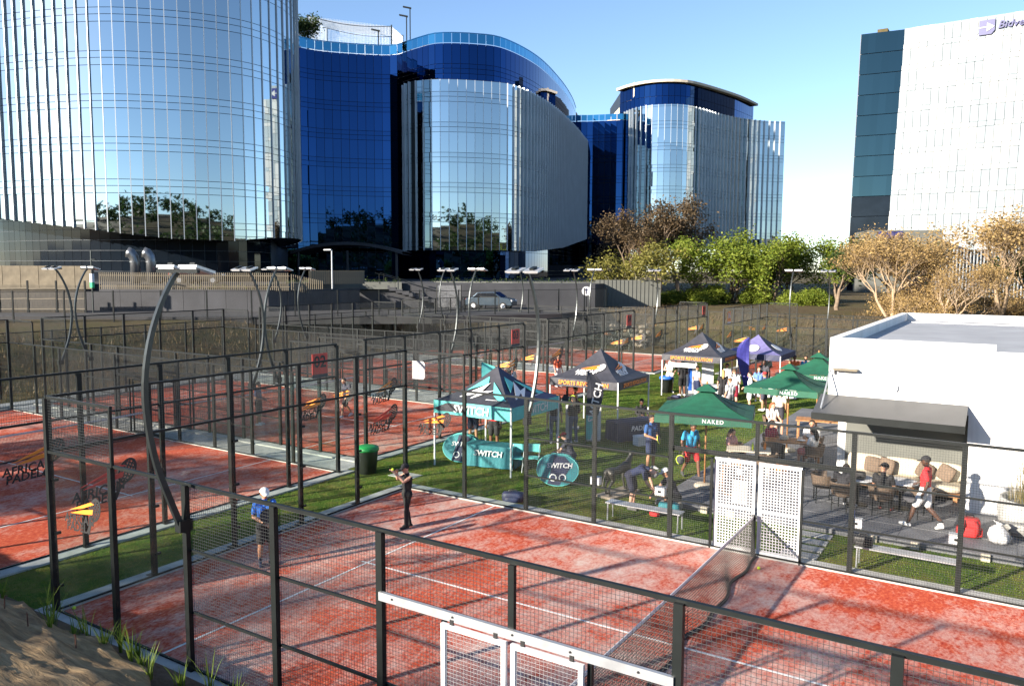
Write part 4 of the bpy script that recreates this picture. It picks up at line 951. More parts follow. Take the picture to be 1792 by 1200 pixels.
# wooded hillside behind the viewpoint (seen only as reflections in the towers)
anc=[]
for k in range(420):
    d=-random.uniform(120,330); l=random.uniform(-330,330); p=W(d,l); z=gz_(p); hh=random.uniform(4,11)
    for j in range(26): anc.append((p.x+random.gauss(0,hh*.28),p.y+random.gauss(0,hh*.28),z+hh*random.uniform(0.25,1.0)))
tag(ob('hillside_wood',leaves('wood',anc,3,(.7,.7,.7),1.1,M['leaf_dark'])),'dark wooded hillside','woodland',kind='stuff')
# hedges on the terrace edge
for k,ln in enumerate([[(66.0,-26.5),(66.1,-20)],[(66.4,-20),(73.5,-16),(75.6,-14.3),(75.8,-10.8)],[(82,-8),(80.7,0),(81.7,8.3)]]):
    q=smooth_line(ln,0.3); a=[W(d+0.15,l,(4.75 if k==0 else 5.2)+random.uniform(-.18,.18)) for d,l in q]
    tag(ob('hedge',leaves('hedge',a,14,(.16,.16,.12),0.09,M['leaf_green' if k==0 else 'leaf_dark'])),['low green creeper along the retaining wall top','trailing plants over the pale terrace edge beside the screen','trailing plants over the slab edge beyond the stairs'][k],'hedge')
# lawn blades and dry slope grass
def blades(n, xr, yr, h, wd, mt, zf, keep=None, lean=0.5):
    x=rng.uniform(*xr,n); y=rng.uniform(*yr,n)
    if keep is not None: k=keep(x,y); x,y=x[k],y[k]
    n=len(x); z=zf(x,y); a=rng.uniform(0,6.283,n); hh=h*rng.uniform(.5,1.15,n); ln=hh*rng.uniform(0,lean,n); b=rng.uniform(0,6.283,n)
    P=np.empty((n,3,3)); ca,sa=np.cos(a)*wd,np.sin(a)*wd
    P[:,0]=np.stack([x-ca,y-sa,z],1); P[:,1]=np.stack([x+ca,y+sa,z],1); P[:,2]=np.stack([x+np.cos(b)*ln,y+np.sin(b)*ln,z+hh],1)
    return np_mesh('blades',P.reshape(-1,3),np.arange(3*n).reshape(n,3),mt)
def lawn_keep(x,y):
    main=(x>-0.42)&(y<10.42); left=(x<-2.66)&(y<10.6); c3=(x<-3.05)&(y<22.3); c4=(x<-3.7)&(y>=22.3); deck=(x>6.55)&(y>12.78); st=(x>10.45)&(x<11.25)&(y>10.4)&(y<12.7)
    return ~(main|left|c3|c4|deck|st)
tag(ob('grass_blades',blades(230000,(-4,18),(-0.4,38),0.045,0.006,M['blade'],lambda x,y:np.zeros_like(x),lawn_keep)),'short mown grass of the lawn between the courts','grass',kind='stuff')
def slope_keep(x,y): return ((y>53.2)|(x<-25.4))
tag(ob('dry_grass',blades(90000,(-46,34),(0,78),0.34,0.03,M['slopegrass'],lambda x,y:terr(x,y),lambda x,y:((y>53.3)|(x<-25.6))&(terr(x,y)<2.55),0.7)),'tall dry grass on the slopes behind the courts','grass',kind='stuff')
# ------------------------------------------------------------------ clubhouse, deck, furniture
DZ=0.12
tag(ob('deck',MB().box((15.3,21.3,-0.02),(17.4,17.4,0.28)).data(M['deck'])),kind='structure')
dk_=bpy.data.objects['deck']
tile=boxm((1.16,1.16,0.012),'deck')
for i in range(9):
    for j in range(4):
        x=6.6+0.6+1.2*i; y=12.6+0.6+1.2*j
        if (x>10.2 and y>17.2): continue
        ob('paving_slab',tile,dk_,(x,y,DZ+0.003+0.002*((i+j)%2)))
for k,x in enumerate((7.3,8.0,8.7,12.1,13.0,14.4)): ob('edge_block',boxm((0.18,0.10,0.2),'cream'),dk_,(x,12.55,0.06))
for k in range(4): struct('stepping_stone',MB().box((10.85,10.7+0.52*k,-0.01),(0.78,0.36,0.075)).data(M['concrete']))
CH=thing('clubhouse','white flat-roofed clubhouse with shaded seating recess under a grey awning','building',(0,0,0))
PL=M['plaster']
def wall(nm,x0,x1,y0,y1,z0,z1,mt='plaster'): return ob(nm,MB().box(((x0+x1)/2,(y0+y1)/2,(z0+z1)/2),(x1-x0,y1-y0,z1-z0)).data(M[mt]),CH)
wall('front_wall',10.32,13.78,16.0,16.25,2.66,4.52); wall('front_wall',13.78,14.3,16.0,16.25,0.0,4.52); wall('front_wall',14.3,26,16.0,16.25,0.0,4.34)
wall('side_wall',10.32,10.57,17.75,32,0.0,4.52); wall('side_wall',10.32,10.57,16.25,17.75,2.66,4.52); wall('back_wall',10.57,26,31.75,32,0,4.52); wall('recess_cheek',13.78,14.0,16.25,17.7,0,2.66)
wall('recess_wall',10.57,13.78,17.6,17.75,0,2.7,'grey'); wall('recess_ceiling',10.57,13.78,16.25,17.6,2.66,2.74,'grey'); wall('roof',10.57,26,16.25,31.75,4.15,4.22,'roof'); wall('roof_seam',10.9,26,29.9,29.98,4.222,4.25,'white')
wall('side_wall',25.75,26,16.25,31.75,0,4.3)
aw=MB(); ya,za,yb,zb=15.995,2.92,14.86,2.56
aw.add([(10.14,ya,za),(13.76,ya,za),(13.76,yb,zb),(10.14,yb,zb),(10.14,ya,za-.10),(13.76,ya,za-.10),(13.76,yb,zb-.10),(10.14,yb,zb-.10)],[(3,2,1,0),(4,5,6,7),(0,1,5,4),(1,2,6,5),(2,3,7,6),(3,0,4,7)])
A_=ob('awning',aw.data(M['awning']),CH); ob('awning_fascia',MB().box((11.95,yb-0.012,zb-0.09),(3.64,0.02,0.19)).data(M['steel']),A_)
ob('awning_strut',MB().tube([(10.36,15.97,3.62),(10.33,15.05,2.66)],0.022,8).data(M['galv']),A_)
fl_=ob('wall_floodlight',MB().box((10.78,15.86,3.66),(0.62,0.22,0.05)).data(M['palisade']),CH); ob('lamp_bracket',MB().box((10.45,15.93,3.6),(0.06,0.14,0.14)).data(M['white']),fl_)
ob('wall_sensor',MB().box((12.05,15.965,3.25),(0.10,0.07,0.11)).lathe([(0.04,0),(0.03,0.05)],(12.05,15.93,3.16),8).data(M['white']),CH)
# sofa in the recess
sf=thing('built_in_sofa','long cream sofa with wooden base against the grey recess wall','sofa',(10.65,16.62,DZ))
ob('wooden_base',MB().box((1.52,0.45,0.22),(3.04,0.9,0.07)).box((0.2,0.45,0.09),(0.1,0.8,0.18)).box((1.5,0.45,0.09),(0.1,0.8,0.18)).box((2.9,0.45,0.09),(0.1,0.8,0.18)).data(M['wood']),sf)
def cushion(d,mt,puff=0.35):
    bm=bmesh.new(); bmesh.ops.create_cube(bm,size=1); bmesh.ops.subdivide_edges(bm,edges=bm.edges[:],cuts=4,use_grid_fill=True)
    for v in bm.verts:
        r=[min(1,abs(c)*2) for c in v.co]; k=[1-0.10*(r[(i+1)%3]**4+r[(i+2)%3]**4) for i in range(3)]; v.co=Vector((v.co.x*d[0]*k[0],v.co.y*d[1]*k[1],v.co.z*d[2]*k[2]))
    me=bpy.data.meshes.new('cushion'); bm.to_mesh(me); bm.free(); me.materials.append(M[mt]); me.polygons.foreach_set('use_smooth',[True]*len(me.polygons)); return me
sc1,sc2,sc3=cushion((0.98,0.82,0.2),'cream'),cushion((0.98,0.2,0.52),'cream'),cushion((0.44,0.15,0.44),'taupe')
for i in range(3): ob('seat_cushion',sc1,sf,(0.53+1.0*i,0.44,0.36)); ob('back_cushion',sc2,sf,(0.53+1.0*i,0.80,0.68))
for k,(x,r,t) in enumerate(((0.75,0.15,0.1),(1.12,-0.2,0.15),(2.1,0.3,0.5),(2.62,-0.25,0.4))):
    tag(ob('throw_pillow',sc3,None,mw=Matrix.Translation((10.65+x,17.18,DZ+0.70))@Matrix.Rotation(r,4,'Z')@Matrix.Rotation(-0.25,4,'X')@Matrix.Rotation(t,4,'Y')),['taupe pillow upright at the far end of the sofa','second taupe pillow leaning beside the upright one','tilted taupe pillow mid sofa behind the walking man','slumped taupe pillow beside the tilted one'][k],'pillow','taupe sofa pillows')
# armchairs, tables
def chair_parts():
    s=MB(); s.lathe([(0.0,0.41),(0.25,0.41),(0.27,0.44),(0.24,0.48),(0.0,0.48)],n=18); seat=s.data(M['taupe'],True)
    b=MB(); n=16
    for i in range(n):
        a0,a1=[R(90+115*(-1+2*(i+k)/n)) for k in (0,1)]
        f=lambda a,r,z:(r*math.cos(a),r*math.sin(a),z)
        b.add([f(a0,.28,.46),f(a1,.28,.46),f(a1,.34,.78),f(a0,.34,.78),f(a0,.25,.46),f(a1,.25,.46),f(a1,.31,.78),f(a0,.31,.78)],[(0,1,2,3),(7,6,5,4),(3,2,6,7),(0,4,5,1)])
    return seat,b.data(M['rattan']),MB().tube([(0,0,0),(0,0,0.45)],[0.012,0.016],6).data(M['steel']),MB().tube([(-0.2,0.2,0),(0.2,0.2,0),(0.2,-0.2,0),(-0.2,-0.2,0),(-0.2,0.2,0)],0.009,5).data(M['steel'])
CP=chair_parts()
def chair(x,y,rz,label,z=DZ+0.012,grp='rattan tub chairs'):
    t=thing('tub_chair',label,'chair',(x,y,z),rz,grp); ob('seat',CP[0],t); ob('backrest',CP[1],t); ob('stretcher',CP[3],t,(0,0,0.2))
    for sx in (-1,1):
        for sy in (-1,1): ob('leg',CP[2],t,(sx*0.2,sy*0.2,0))
def round_table(x,y,label):
    t=thing('round_table',label,'table',(x,y,DZ+0.012),0,'round white tables'); ob('table_top',MB().lathe([(0.0,0.71),(0.42,0.71),(0.43,0.725),(0.42,0.74),(0,0.74)],n=28).data(M['white'],False),t); ob('pedestal',MB().tube([(0,0,0.02),(0,0,0.71)],0.035,10).data(M['steel']),t); ob('foot',MB().lathe([(0.24,0),(0.24,0.015),(0.05,0.03)],n=20).data(M['steel']),t)
round_table(11.35,15.1,'round white table with a dark bag on it, by the sofa'); round_table(12.35,15.35,'round white table beside the seated man in black')
chair(11.1,14.35,R(180-15),'rattan tub chair drawn up to the round table with the bag'); chair(12.0,14.5,R(180+8),'rattan tub chair occupied by the man in the black cap'); chair(10.5,14.9,R(110),'rattan tub chair left of the round tables'); chair(12.9,14.75,R(215),'rattan tub chair behind the walking man')
tag(ob('hand_bag',cushion((0.3,0.16,0.2),'black'),None,(11.4,14.95,DZ+0.86)),'small dark bag lying on the round white table','bag')
def dining(x,y,rz,w,label,mt='wood'):
    t=thing('dining_table',label,'table',(x,y,DZ+0.012),rz)
    for k in range(5): ob('table_plank',boxm((w,0.155,0.035),mt),t,(0,-0.32+0.16*k,0.735))
    for sx in (-1,1):
        for sy in (-1,1): ob('leg',boxm((0.06,0.06,0.72),mt),t,(sx*(w/2-0.08),sy*0.32,0.36))
dining(8.75,18.9,R(20),1.7,'wooden dining table with food under the second green umbrella'); dining(7.9,16.9,R(15),1.3,'pale dining table with yellow bottle beside the first umbrella','cream'); dining(8.7,23.2,R(10),1.6,'wooden dining table below the third green umbrella')
for (x,y,z,mt,lab,r) in ((8.05,16.8,0.77,'yellow','yellow squeeze bottle on the pale dining table',0.035),(8.35,17.05,0.77,'orange','orange glass on the pale dining table',0.04)):
    tag(ob('bottle',MB().lathe([(r,0),(r,0.16),(r*.4,0.2),(r*.35,0.24)],n=12).data(M[mt],True),None,(x,y,DZ+0.765)),lab,'bottle')
tag(ob('serving_box',cushion((0.26,0.2,0.16),'cream'),None,(8.5,18.8,DZ+0.85)),'cream takeaway box on the wooden dining table','box')
tag(ob('plate',MB().lathe([(0.02,0.0),(0.10,0.0),(0.14,0.02),(0.10,0.012)],n=20).data(M['white']),None,(9.0,19.0,DZ+0.768)),'white plate on the wooden dining table','plate')
tag(ob('orange_bag',cushion((0.42,0.22,0.26),'orange'),None,(8.75,17.55,DZ+0.14)),'orange bag on the deck beside the diner in maroon','bag')
for k,(x,y,a) in enumerate(((8.35,17.9,30),(7.25,17.35,-60),(9.5,18.5,-110),(8.0,19.3,60),(9.2,19.9,190),(8.55,16.5,200))):
    chair(x,y,R(a),['grey tub chair between the two dining tables','tub chair of the girl in pink at the pale table','tub chair of the guest in the polka-dot skirt','tub chair of the diner in maroon','tub chair of the guest in white at the wooden table','empty tub chair at the pale dining table'][k])
# green umbrellas
def umbrella(x,y,rz,label,h=2.9,e=2.28,s=1.12,z=DZ):
    t=thing('parasol',label,'umbrella',(x,y,z),rz,'green parasols'); z0=0
    cs=[(-s,-s),(s,-s),(s,s),(-s,s)]; mb=MB()
    for i in range(4):
        a,b=Vector((*cs[i],e)),Vector((*cs[(i+1)%4],e)); m_=(a+b)/2+Vector((0,0,0.015)); ap=Vector((0,0,h)); n=6
        for k in range(n):
            t0,t1=k/n,(k+1)/n; sg=lambda q:Vector((0,0,-0.10*math.sin(math.pi*q)))
            for (u,v) in ((a,m_),(m_,b)):
                p=[ap+(u-ap)*t0+sg(t0),ap+(u-ap)*t1+sg(t1),ap+(v-ap)*t1+sg(t1)*1.15,ap+(v-ap)*t0+sg(t0)*1.15]; mb.add(p,[(0,1,2,3)])
    cpy=ob('canopy',mb.data(M['umb'],False),t)
    for i in range(4):
        a,b=Vector((*cs[i],e)),Vector((*cs[(i+1)%4],e)); vb=MB(); n=10
        for k in range(n):
            p,q=a+(b-a)*(k/n),a+(b-a)*((k+1)/n); w0,w1=0.20+0.012*math.sin(k*1.9),0.20+0.012*math.sin((k+1)*1.9); o_=Vector((a.x+b.x,a.y+b.y,0)).normalized()
            vb.quad(p,q,q-Vector((0,0,w1))+o_*0.02,p-Vector((0,0,w0))+o_*0.02)
        vl=ob('valance',vb.data(M['umb']),t)
        o_=Vector((a.x+b.x,a.y+b.y,0)).normalized(); ax=(b-a).normalized()
        if i in (0,1): ob('lettering',text_mesh('NAKED',0.15,M['white'],0.002,0,'CENTER',0.003,1.25),vl,mw=frame((a+b)/2+ax*0.28+o_*0.02-Vector((0,0,0.10)),ax,(0,0,1)))
    vt=MB(); q=0.30
    for i in range(4):
        a=[(-q,-q),(q,-q),(q,q),(-q,q)]; u,v=a[i],a[(i+1)%4]; vt.add([(0,0,h+0.13),(*u,h-0.07),(*v,h-0.07)],[(0,1,2)])
    ob('vent_cap',vt.data(M['umb']),t); ob('finial',MB().lathe([(0.03,0),(0.035,0.05),(0.01,0.1)],(0,0,h+0.10),8).data(M['wood'],True),t)
    ob('pole',MB().tube([(0,0,0.05),(0,0,h+0.1)],0.028,10).data(M['wood'],True),t); ob('base',MB().lathe([(0.30,0),(0.30,0.06),(0.24,0.10),(0.05,0.12)],n=20).data(M['cream'],True),t)
    for i in range(4): ob('rib',MB().beam((0,0,h-0.30),(*[c*0.95 for c in cs[i]],e-0.09),0.02,0.03).data(M['wood']),t)
umbrella(7.3,14.6,R(14),'dark green parasol standing over the deck beside the lawn',2.9,2.26,1.3); umbrella(8.15,20.7,R(0),'dark green parasol over the wooden dining table',2.95,2.3,1.2); umbrella(8.2,25.2,R(5),'dark green parasol behind the dining table parasol',2.95,2.3,1.2); umbrella(8.6,29.2,R(0),'farthest dark green parasol beside the clubhouse wall',2.95,2.3,1.2)
# benches on the lawn
def bench(x,y,label):
    t=thing('bench',label,'bench',(x,y,0),0,'metal benches beside the court')
    for k in range(4): ob('slat',boxm((2.0,0.082,0.03),'galv'),t,(0,-0.135+0.09*k,0.45))
    for s in (-1,1): ob('leg',MB().tube([(s*0.94,-0.16,0.0),(s*0.94,-0.14,0.43),(s*0.94,0.14,0.43),(s*0.94,0.16,0.0)],0.018,6).data(M['galv']),t)
bench(7.05,10.78,'galvanised slatted bench outside the court fence, a blue bag behind it'); bench(13.0,10.75,'galvanised slatted bench with a black bag on its end')
def bag(name,loc,d,mt,label,rz=0,strap=True):
    t=thing(name,label,'bag',loc,rz); ob('bag_body',cushion(d,mt),t,(0,0,d[2]/2))
    if strap: ob('strap',MB().tube([(-d[0]*.25,0,d[2]*.85),(-d[0]*.15,0.02,d[2]*1.15),(d[0]*.15,0.02,d[2]*1.15),(d[0]*.25,0,d[2]*.85)],0.014,6).data(M['black']),t)
    ob('front_pocket',cushion((d[0]*.7,d[1]*.4,d[2]*.5),mt),t,(0,-d[1]*.45,d[2]*.32)); return t
bag('black_bag',(12.15,10.72,0.465),(0.42,0.2,0.22),'black','black bag lying on the end of the slatted bench'); bag('blue_bag',(7.25,11.95,0.01),(0.55,0.3,0.3),'teal','blue sports bag on the grass before the crouching man',0.3); bag('red_cooler',(7.02,11.55,0.01),(0.26,0.2,0.2),'red','small red bag next to the blue sports bag',0.2)
rb_=bag('red_backpack',(14.02,13.75,DZ+0.015),(0.46,0.26,0.46),'red','bright red backpack standing on the deck beside a white sack',0.1); M['redtrim']=mat('red_trim',(0.28,0.012,0.012),0.7); [ob('shoulder_strap',MB().tube([(s*0.12,-0.13,0.42),(s*0.15,-0.22,0.34),(s*0.16,-0.20,0.16),(s*0.13,-0.12,0.05)],[0.03,0.034,0.03,0.018],7,flat=0.5).data(M['redtrim'],True),rb_) for s in (-1,1)]; [ob('side_pocket',cushion((0.10,0.2,0.2),'redtrim'),rb_,(s*0.23,0,0.14)) for s in (-1,1)]; ob('top_flap',cushion((0.40,0.24,0.1),'redtrim'),rb_,(0,0,0.43)); bag('racket_bag',(3.25,10.62,0.01),(0.62,0.3,0.28),'navy','dark racket bag on the grass outside the court fence',0.4)
M['sackcloth']=mat('sack_cloth',(0.5,0.5,0.5),0.9,0,0.1,6,0.9,7)
sk=thing('white_sack','knotted white drawstring sack beside the big planter','sack',(14.62,13.62,DZ+0.015)); ob('sack_body',MB().lathe([(0.10,0),(0.20,0.06),(0.23,0.18),(0.18,0.33),(0.07,0.42),(0.05,0.44),(0.12,0.50)],n=22).data(M['sackcloth'],True),sk); [setattr(v_,'co',Vector((v_.co.x*(1+0.16*math.sin(7*math.atan2(v_.co.y,v_.co.x)+v_.co.z*9)),v_.co.y*(1+0.14*math.sin(5*math.atan2(v_.co.y,v_.co.x)-v_.co.z*11)),v_.co.z*(1-0.10*v_.co.x/0.2)))) for v_ in bpy.data.objects['sack_body'].data.vertices]; ob('drawstring',MB().tube([(0.05,0,0.44),(0.2,-0.08,0.3),(0.28,-0.05,0.02)],0.008,5).data(M['black']),sk)
# planter
pt=thing('planter','large round grey planter with tall ornamental grass by the white wall','planter',(15.35,14.85,DZ)); ob('pot',MB().lathe([(0.62,0),(0.78,0.25),(0.82,0.55),(0.78,0.86),(0.72,0.86),(0.70,0.74),(0.0,0.74)],n=32).data(M['concrete'],True),pt)
V=[];F=[]
for i in range(420):
    a=random.uniform(0,6.28); r=random.uniform(0,0.55)**0.9; hh=random.uniform(0.5,1.35); b=a+random.gauss(0,.5); ln=random.uniform(.02,.45)*hh; x,y=r*math.cos(a),r*math.sin(a); sx,sy=-math.sin(b)*.008,math.cos(b)*.008; k=len(V)
    for t in (0,.5,1): q=ln*t*t; ww=1-t*.9; V+= [(x+math.cos(b)*q-sx*ww,y+math.sin(b)*q-sy*ww,0.72+hh*t),(x+math.cos(b)*q+sx*ww,y+math.sin(b)*q+sy*ww,0.72+hh*t)]
    F+=[(k,k+1,k+3,k+2),(k+2,k+3,k+5,k+4)]
tag(ob('ornamental_grass',np_mesh('reeds',V,F,M['reed']),pt),kind='stuff')
V=[W(0,0)]
mbf=MB()
for i in range(14): a=random.uniform(0,6.28); r=random.uniform(0,.4); mbf.ball((r*math.cos(a),r*math.sin(a),0.72+random.uniform(.7,1.3)),(.035,.035,.05),6,4)
ob('flower_heads',mbf.data(M['orange'],True),pt)['kind']='stuff'
# ball boxes on the court fence
for k,(x,lab) in enumerate(((6.0,'small white box on the fence post left of the bench'),(7.72,'small white box on the fence above the bench end'),(12.08,'white box with blue bottle on the post right of the gates'),(13.92,'small blue-white box on the post beyond the black bag bench'))):
    t=thing('fence_box',lab,'box',(x,10.16,1.02),0,'white boxes on the court fence'); ob('box_body',boxm((0.24,0.16,0.17),'white'),t,(0,0,0.085)); ob('box_lid',boxm((0.25,0.17,0.02),'galv'),t,(0,0,0.18)); ob('hook',boxm((0.05,0.09,0.04),'steel'),t,(0,-0.09,0.1))
tag(ob('water_bottle',MB().lathe([(0.035,0),(0.035,0.15),(0.014,0.19),(0.014,0.22)],n=10).data(M['binblue'],True),None,(12.02,10.16,1.21)),'blue water bottle on the white fence box','bottle')
# balls
for k,(p,lab) in enumerate((((10.33,9.27,0.047),'yellow ball resting on the red court near the gates'),((0.12,0.22,0.047),'yellow ball in the court corner by the earth bank'))):
    tag(ob('padel_ball',MB().ball((0,0,0),0.034,14,10).data(M['yellow'],True),None,p),lab,'ball')
# bins
def wbin(x,y,lid,label):
    t=thing('litter_bin',label,'bin',(x,y,0.0),0,'litter bins'); ob('bin_body',MB().lathe([(0.27,0),(0.33,0.7),(0.35,0.72)],n=20).data(M['binblack'],True),t); ob('lid',MB().lathe([(0.36,0.0),(0.37,0.06),(0.33,0.13),(0.2,0.16)],(0,0,0.72),20).data(M[lid],True),t)
wbin(-2.25,10.75,'bingreen','black litter bin with bright green lid by the court corner'); wbin(-0.6,31.6,'binblue','black litter bin with blue lid at the edge of the far lawn')
struct('drain_cover',MB().box((-1.05,11.15,0.006),(0.9,0.6,0.02)).data(M['concrete']))
# ------------------------------------------------------------------ tents and stands
def tent(cx,cy,s,eave,apex,mats,val,label,emb,valtext=None,valmat='orange',z=0):
    t=thing('gazebo_tent',label,'tent',(cx,cy,z)); cs=[(-s,-s),(s,-s),(s,s),(-s,s)]
    for i in range(4):
        a,b,ap=Vector((*cs[i],eave)),Vector((*cs[(i+1)%4],eave)),Vector((0,0,apex)); n=8; mb=MB()
        for k in range(n):
            t0,t1=k/n,(k+1)/n; sg=lambda q,w=1:Vector((0,0,-0.16*w*math.sin(math.pi*q)))
            m_=(a+b)/2
            for (u,v,f0,f1) in ((a,m_,1,1.12),(m_,b,1.12,1)): mb.quad(ap+(u-ap)*t0+sg(t0,f0),ap+(u-ap)*t1+sg(t1,f0),ap+(v-ap)*t1+sg(t1,f1),ap+(v-ap)*t0+sg(t0,f1))
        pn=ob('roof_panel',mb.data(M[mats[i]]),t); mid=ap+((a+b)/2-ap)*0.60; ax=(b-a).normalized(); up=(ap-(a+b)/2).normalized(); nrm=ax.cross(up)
        mx=frame(mid+nrm*0.03+Vector((0,0,-0.145)),ax,up)
        if emb=='padel' and i<2: racket_logo(pn,mx,0.95,'white',True,'orange')
        if emb=='switch' and i<2:
            z_=MB().prism([(-.75,-.35),(.1,.45),(-.02,.02),(.42,.12),(-.3,-.38),(-.12,-.08)],(0,0,0),(1,0,0),(0,1,0),0.006).prism([(.35,-.3),(.75,-.3),(.95,-.42),(.2,-.42)],(0,0,0),(1,0,0),(0,1,0),0.006)
            ob('emblem',z_.data(M['white']),pn,mw=mx)
            cm=MB().prism([(-.6,.02),(-.1,.75),(.05,.4)],(0,0,0),(1,0,0),(0,1,0),0.004).prism([(.5,-.1),(1.0,-.45),(1.25,-.45),(.2,.5)],(0,0,0),(1,0,0),(0,1,0),0.004); ob('mint_stripe',cm.data(M['mint']),pn,mw=mx)
        if emb=='circle' and i<2: ob('emblem',MB().lathe([(0.32,0),(0.32,0.01)],n=20).data(M['white']),pn,mw=mx)
        vb=MB(); n=12; o_=Vector((a.x+b.x,a.y+b.y,0)).normalized(); vh=0.30 if emb!='switch' else 0.42
        for k in range(n):
            p,q=a+(b-a)*(k/n),a+(b-a)*((k+1)/n); vb.quad(p-Vector((0,0,vh))+o_*0.015*math.sin(k*2),q-Vector((0,0,vh))+o_*0.015*math.sin((k+1)*2),q,p)
        vl=ob('valance',vb.data(M[val]),t)
        if valtext and i<2: ob('valance_lettering',text_mesh(valtext,0.22 if emb!='switch' else 0.36,M[valmat],0.002,0.1,'CENTER',0.004),vl,mw=frame((a+b)/2+o_*0.03-Vector((0,0,vh*0.52)),ax,(0,0,1)))
        if emb=='switch' and i==0:
            ob('valance_panel',MB().prism([(-1.45,-.05),(-.95,.16),(-.2,.16),(-.2,-.1),(-1.3,-.12)],(0,0,0),(1,0,0),(0,1,0),0.004).data(M['char']),vl,mw=frame((a+b)/2+o_*0.024-Vector((0,0,vh*0.5)),ax,(0,0,1)))
        ob('leg',boxm((0.045,0.045,eave),'white' if emb!='circle' else 'galv'),t,(cs[i][0]*0.985,cs[i][1]*0.985,eave/2)); ob('eave_bar',MB().beam(a*0.98+Vector((0,0,-.03)),b*0.98+Vector((0,0,-.03)),0.025,0.03).data(M['galv']),t)
    return t
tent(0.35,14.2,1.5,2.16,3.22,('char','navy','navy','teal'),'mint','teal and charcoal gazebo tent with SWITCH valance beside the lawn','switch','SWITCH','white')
tent(0.62,21.3,1.5,2.12,3.22,('char','char','char','char'),'char','charcoal gazebo tent with padel emblem behind the feather flag','padel','SPORTS REVOLUTION')
tent(1.05,32.2,1.55,2.12,3.22,('char','char','char','char'),'char','charcoal gazebo tent with padel emblem beside the white boards','padel','SPORTS REVOLUTION')
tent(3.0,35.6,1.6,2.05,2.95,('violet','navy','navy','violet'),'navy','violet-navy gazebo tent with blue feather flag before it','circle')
def feather(x,y,h,rz,label,lo,hi,words,wm='white',tear=False):
    t=thing('feather_flag',label,'flag',(x,y,0),rz); w_=0.62 if not tear else 0.8; n=14; prof=[]
    for k in range(n+1):
        q=k/n; z=0.25+(h-0.25)*q if not tear else 0.9+(h-0.9)*q; wv=(w_*(0.25+0.75*min(1,q*1.6)))*(math.cos(max(0,(q-0.72)/0.28)*math.pi/2)**0.6 if q>0.72 else 1); prof.append((z,max(0.03,wv)))
    for (a,b,mt,nm) in ((0,n*lo//1,M[words[1]],'lower_sail'),(n*lo//1,n,M[words[2]],'upper_sail')):
        a,b=int(a),int(b); mb=MB()
        for k in range(a,b):
            (z0,w0),(z1,w1)=prof[k],prof[k+1]; xo=lambda z:0.06*math.sin(z*2.2)
            m=4
            for j in range(m): mb.quad((w0*j/m,xo(z0+j*.3),z0),(w0*(j+1)/m,xo(z0+j*.3+.3),z0),(w1*(j+1)/m,xo(z1+j*.3+.3),z1),(w1*j/m,xo(z1+j*.3),z1))
        sl_=ob(nm,mb.data(mt),t)
        if nm=='upper_sail': ob('lettering',text_mesh(words[0],w_*0.62,M[wm],0.002,0.1,'CENTER',0.006),t,mw=Matrix.Translation((w_*0.5,-0.10,h*0.58))@Matrix.Rotation(R(90),4,'X')@Matrix.Rotation(R(78),4,'Z'))
    pts=[(-0.02,0,0)]+[(-0.02,0,z) for z,_ in prof[:11]]+[(prof[k][1]*0.0+ (k-10)*0.0-0.02+ (w_-prof[k][1])*0.0,0,prof[k][0]) for k in range(11,n+1)]
    ob('flag_pole',MB().tube(pts,0.014,6).data(M['black']),t); ob('ground_spike',MB().lathe([(0.14,0),(0.14,0.03),(0.03,0.06)],n=12).data(M['steel']),t)
feather(1.75,17.9,2.75,YAW*-1+0.1,'charcoal and pale blue feather flag lettered SWITCH on the lawn',0.42,1,('SWITCH','mint','char')); feather(-1.95,16.6,2.95,YAW*-1,'mint teardrop flag behind the teal gazebo tent',0.6,1,('S','mint','mint'),'white',True)
feather(3.3,32.9,3.0,-YAW+2.9,'blue-violet feather flag before the violet-navy tent',0.4,1,('PADEL','indigo','indigo'))
def popup(x,y,rz,label):
    t=thing('popup_banner',label,'banner',(x,y,0),rz,'oval pop-up banners'); n=28; rx,rz_=0.62,0.47
    for s in (-1,1):
        pl=[(rx*math.cos(2*math.pi*k/n),rz_*math.sin(2*math.pi*k/n)+rz_) for k in range(n)]; ax=Vector((1,0,0)); ay=Vector((0,s*-0.34,1)).normalized(); o_=Vector((0,s*0.36,0.02))
        p_=ob('banner_face',MB().prism(pl,o_,ax,ay,0.01).data(M['teal']),t)
        sg=-s
        if s==-1:
            ob('banner_band',MB().prism([(-.30,.06),(.05,.02),(.42,.62),(.22,.86),(-.1,.9)],o_+Vector((0,-0.008,0)),ax,ay,0.01).data(M['navy']),t)
            ob('lettering',text_mesh('SWITCH',0.20,M['white'],0.002,0.15,'CENTER',0.005),t,mw=frame(o_+ay*0.60+Vector((0.05,-0.02,0)),ax,ay)); 
            rg=MB()
            for cx in (-0.14,0.14):
                for k in range(16): a0,a1=2*math.pi*k/16,2*math.pi*(k+1)/16; rg.prism([(cx+.11*math.cos(a0),.25+.11*math.sin(a0)),(cx+.11*math.cos(a1),.25+.11*math.sin(a1)),(cx+.08*math.cos(a1),.25+.08*math.sin(a1)),(cx+.08*math.cos(a0),.25+.08*math.sin(a0))],o_+Vector((0,-0.018,0)),ax,ay,0.004)
            ob('ring_emblem',rg.data(M['white']),t)
        ob('hoop',MB().tube([o_+ax*a+ay*b for a,b in pl+[pl[0]]],0.014,6).data(M['mint']),t)
popup(-0.75,13.75,R(22),'oval teal pop-up banner under the teal gazebo'); popup(3.35,12.95,R(28),'oval teal pop-up banner on the lawn before the crouching person')
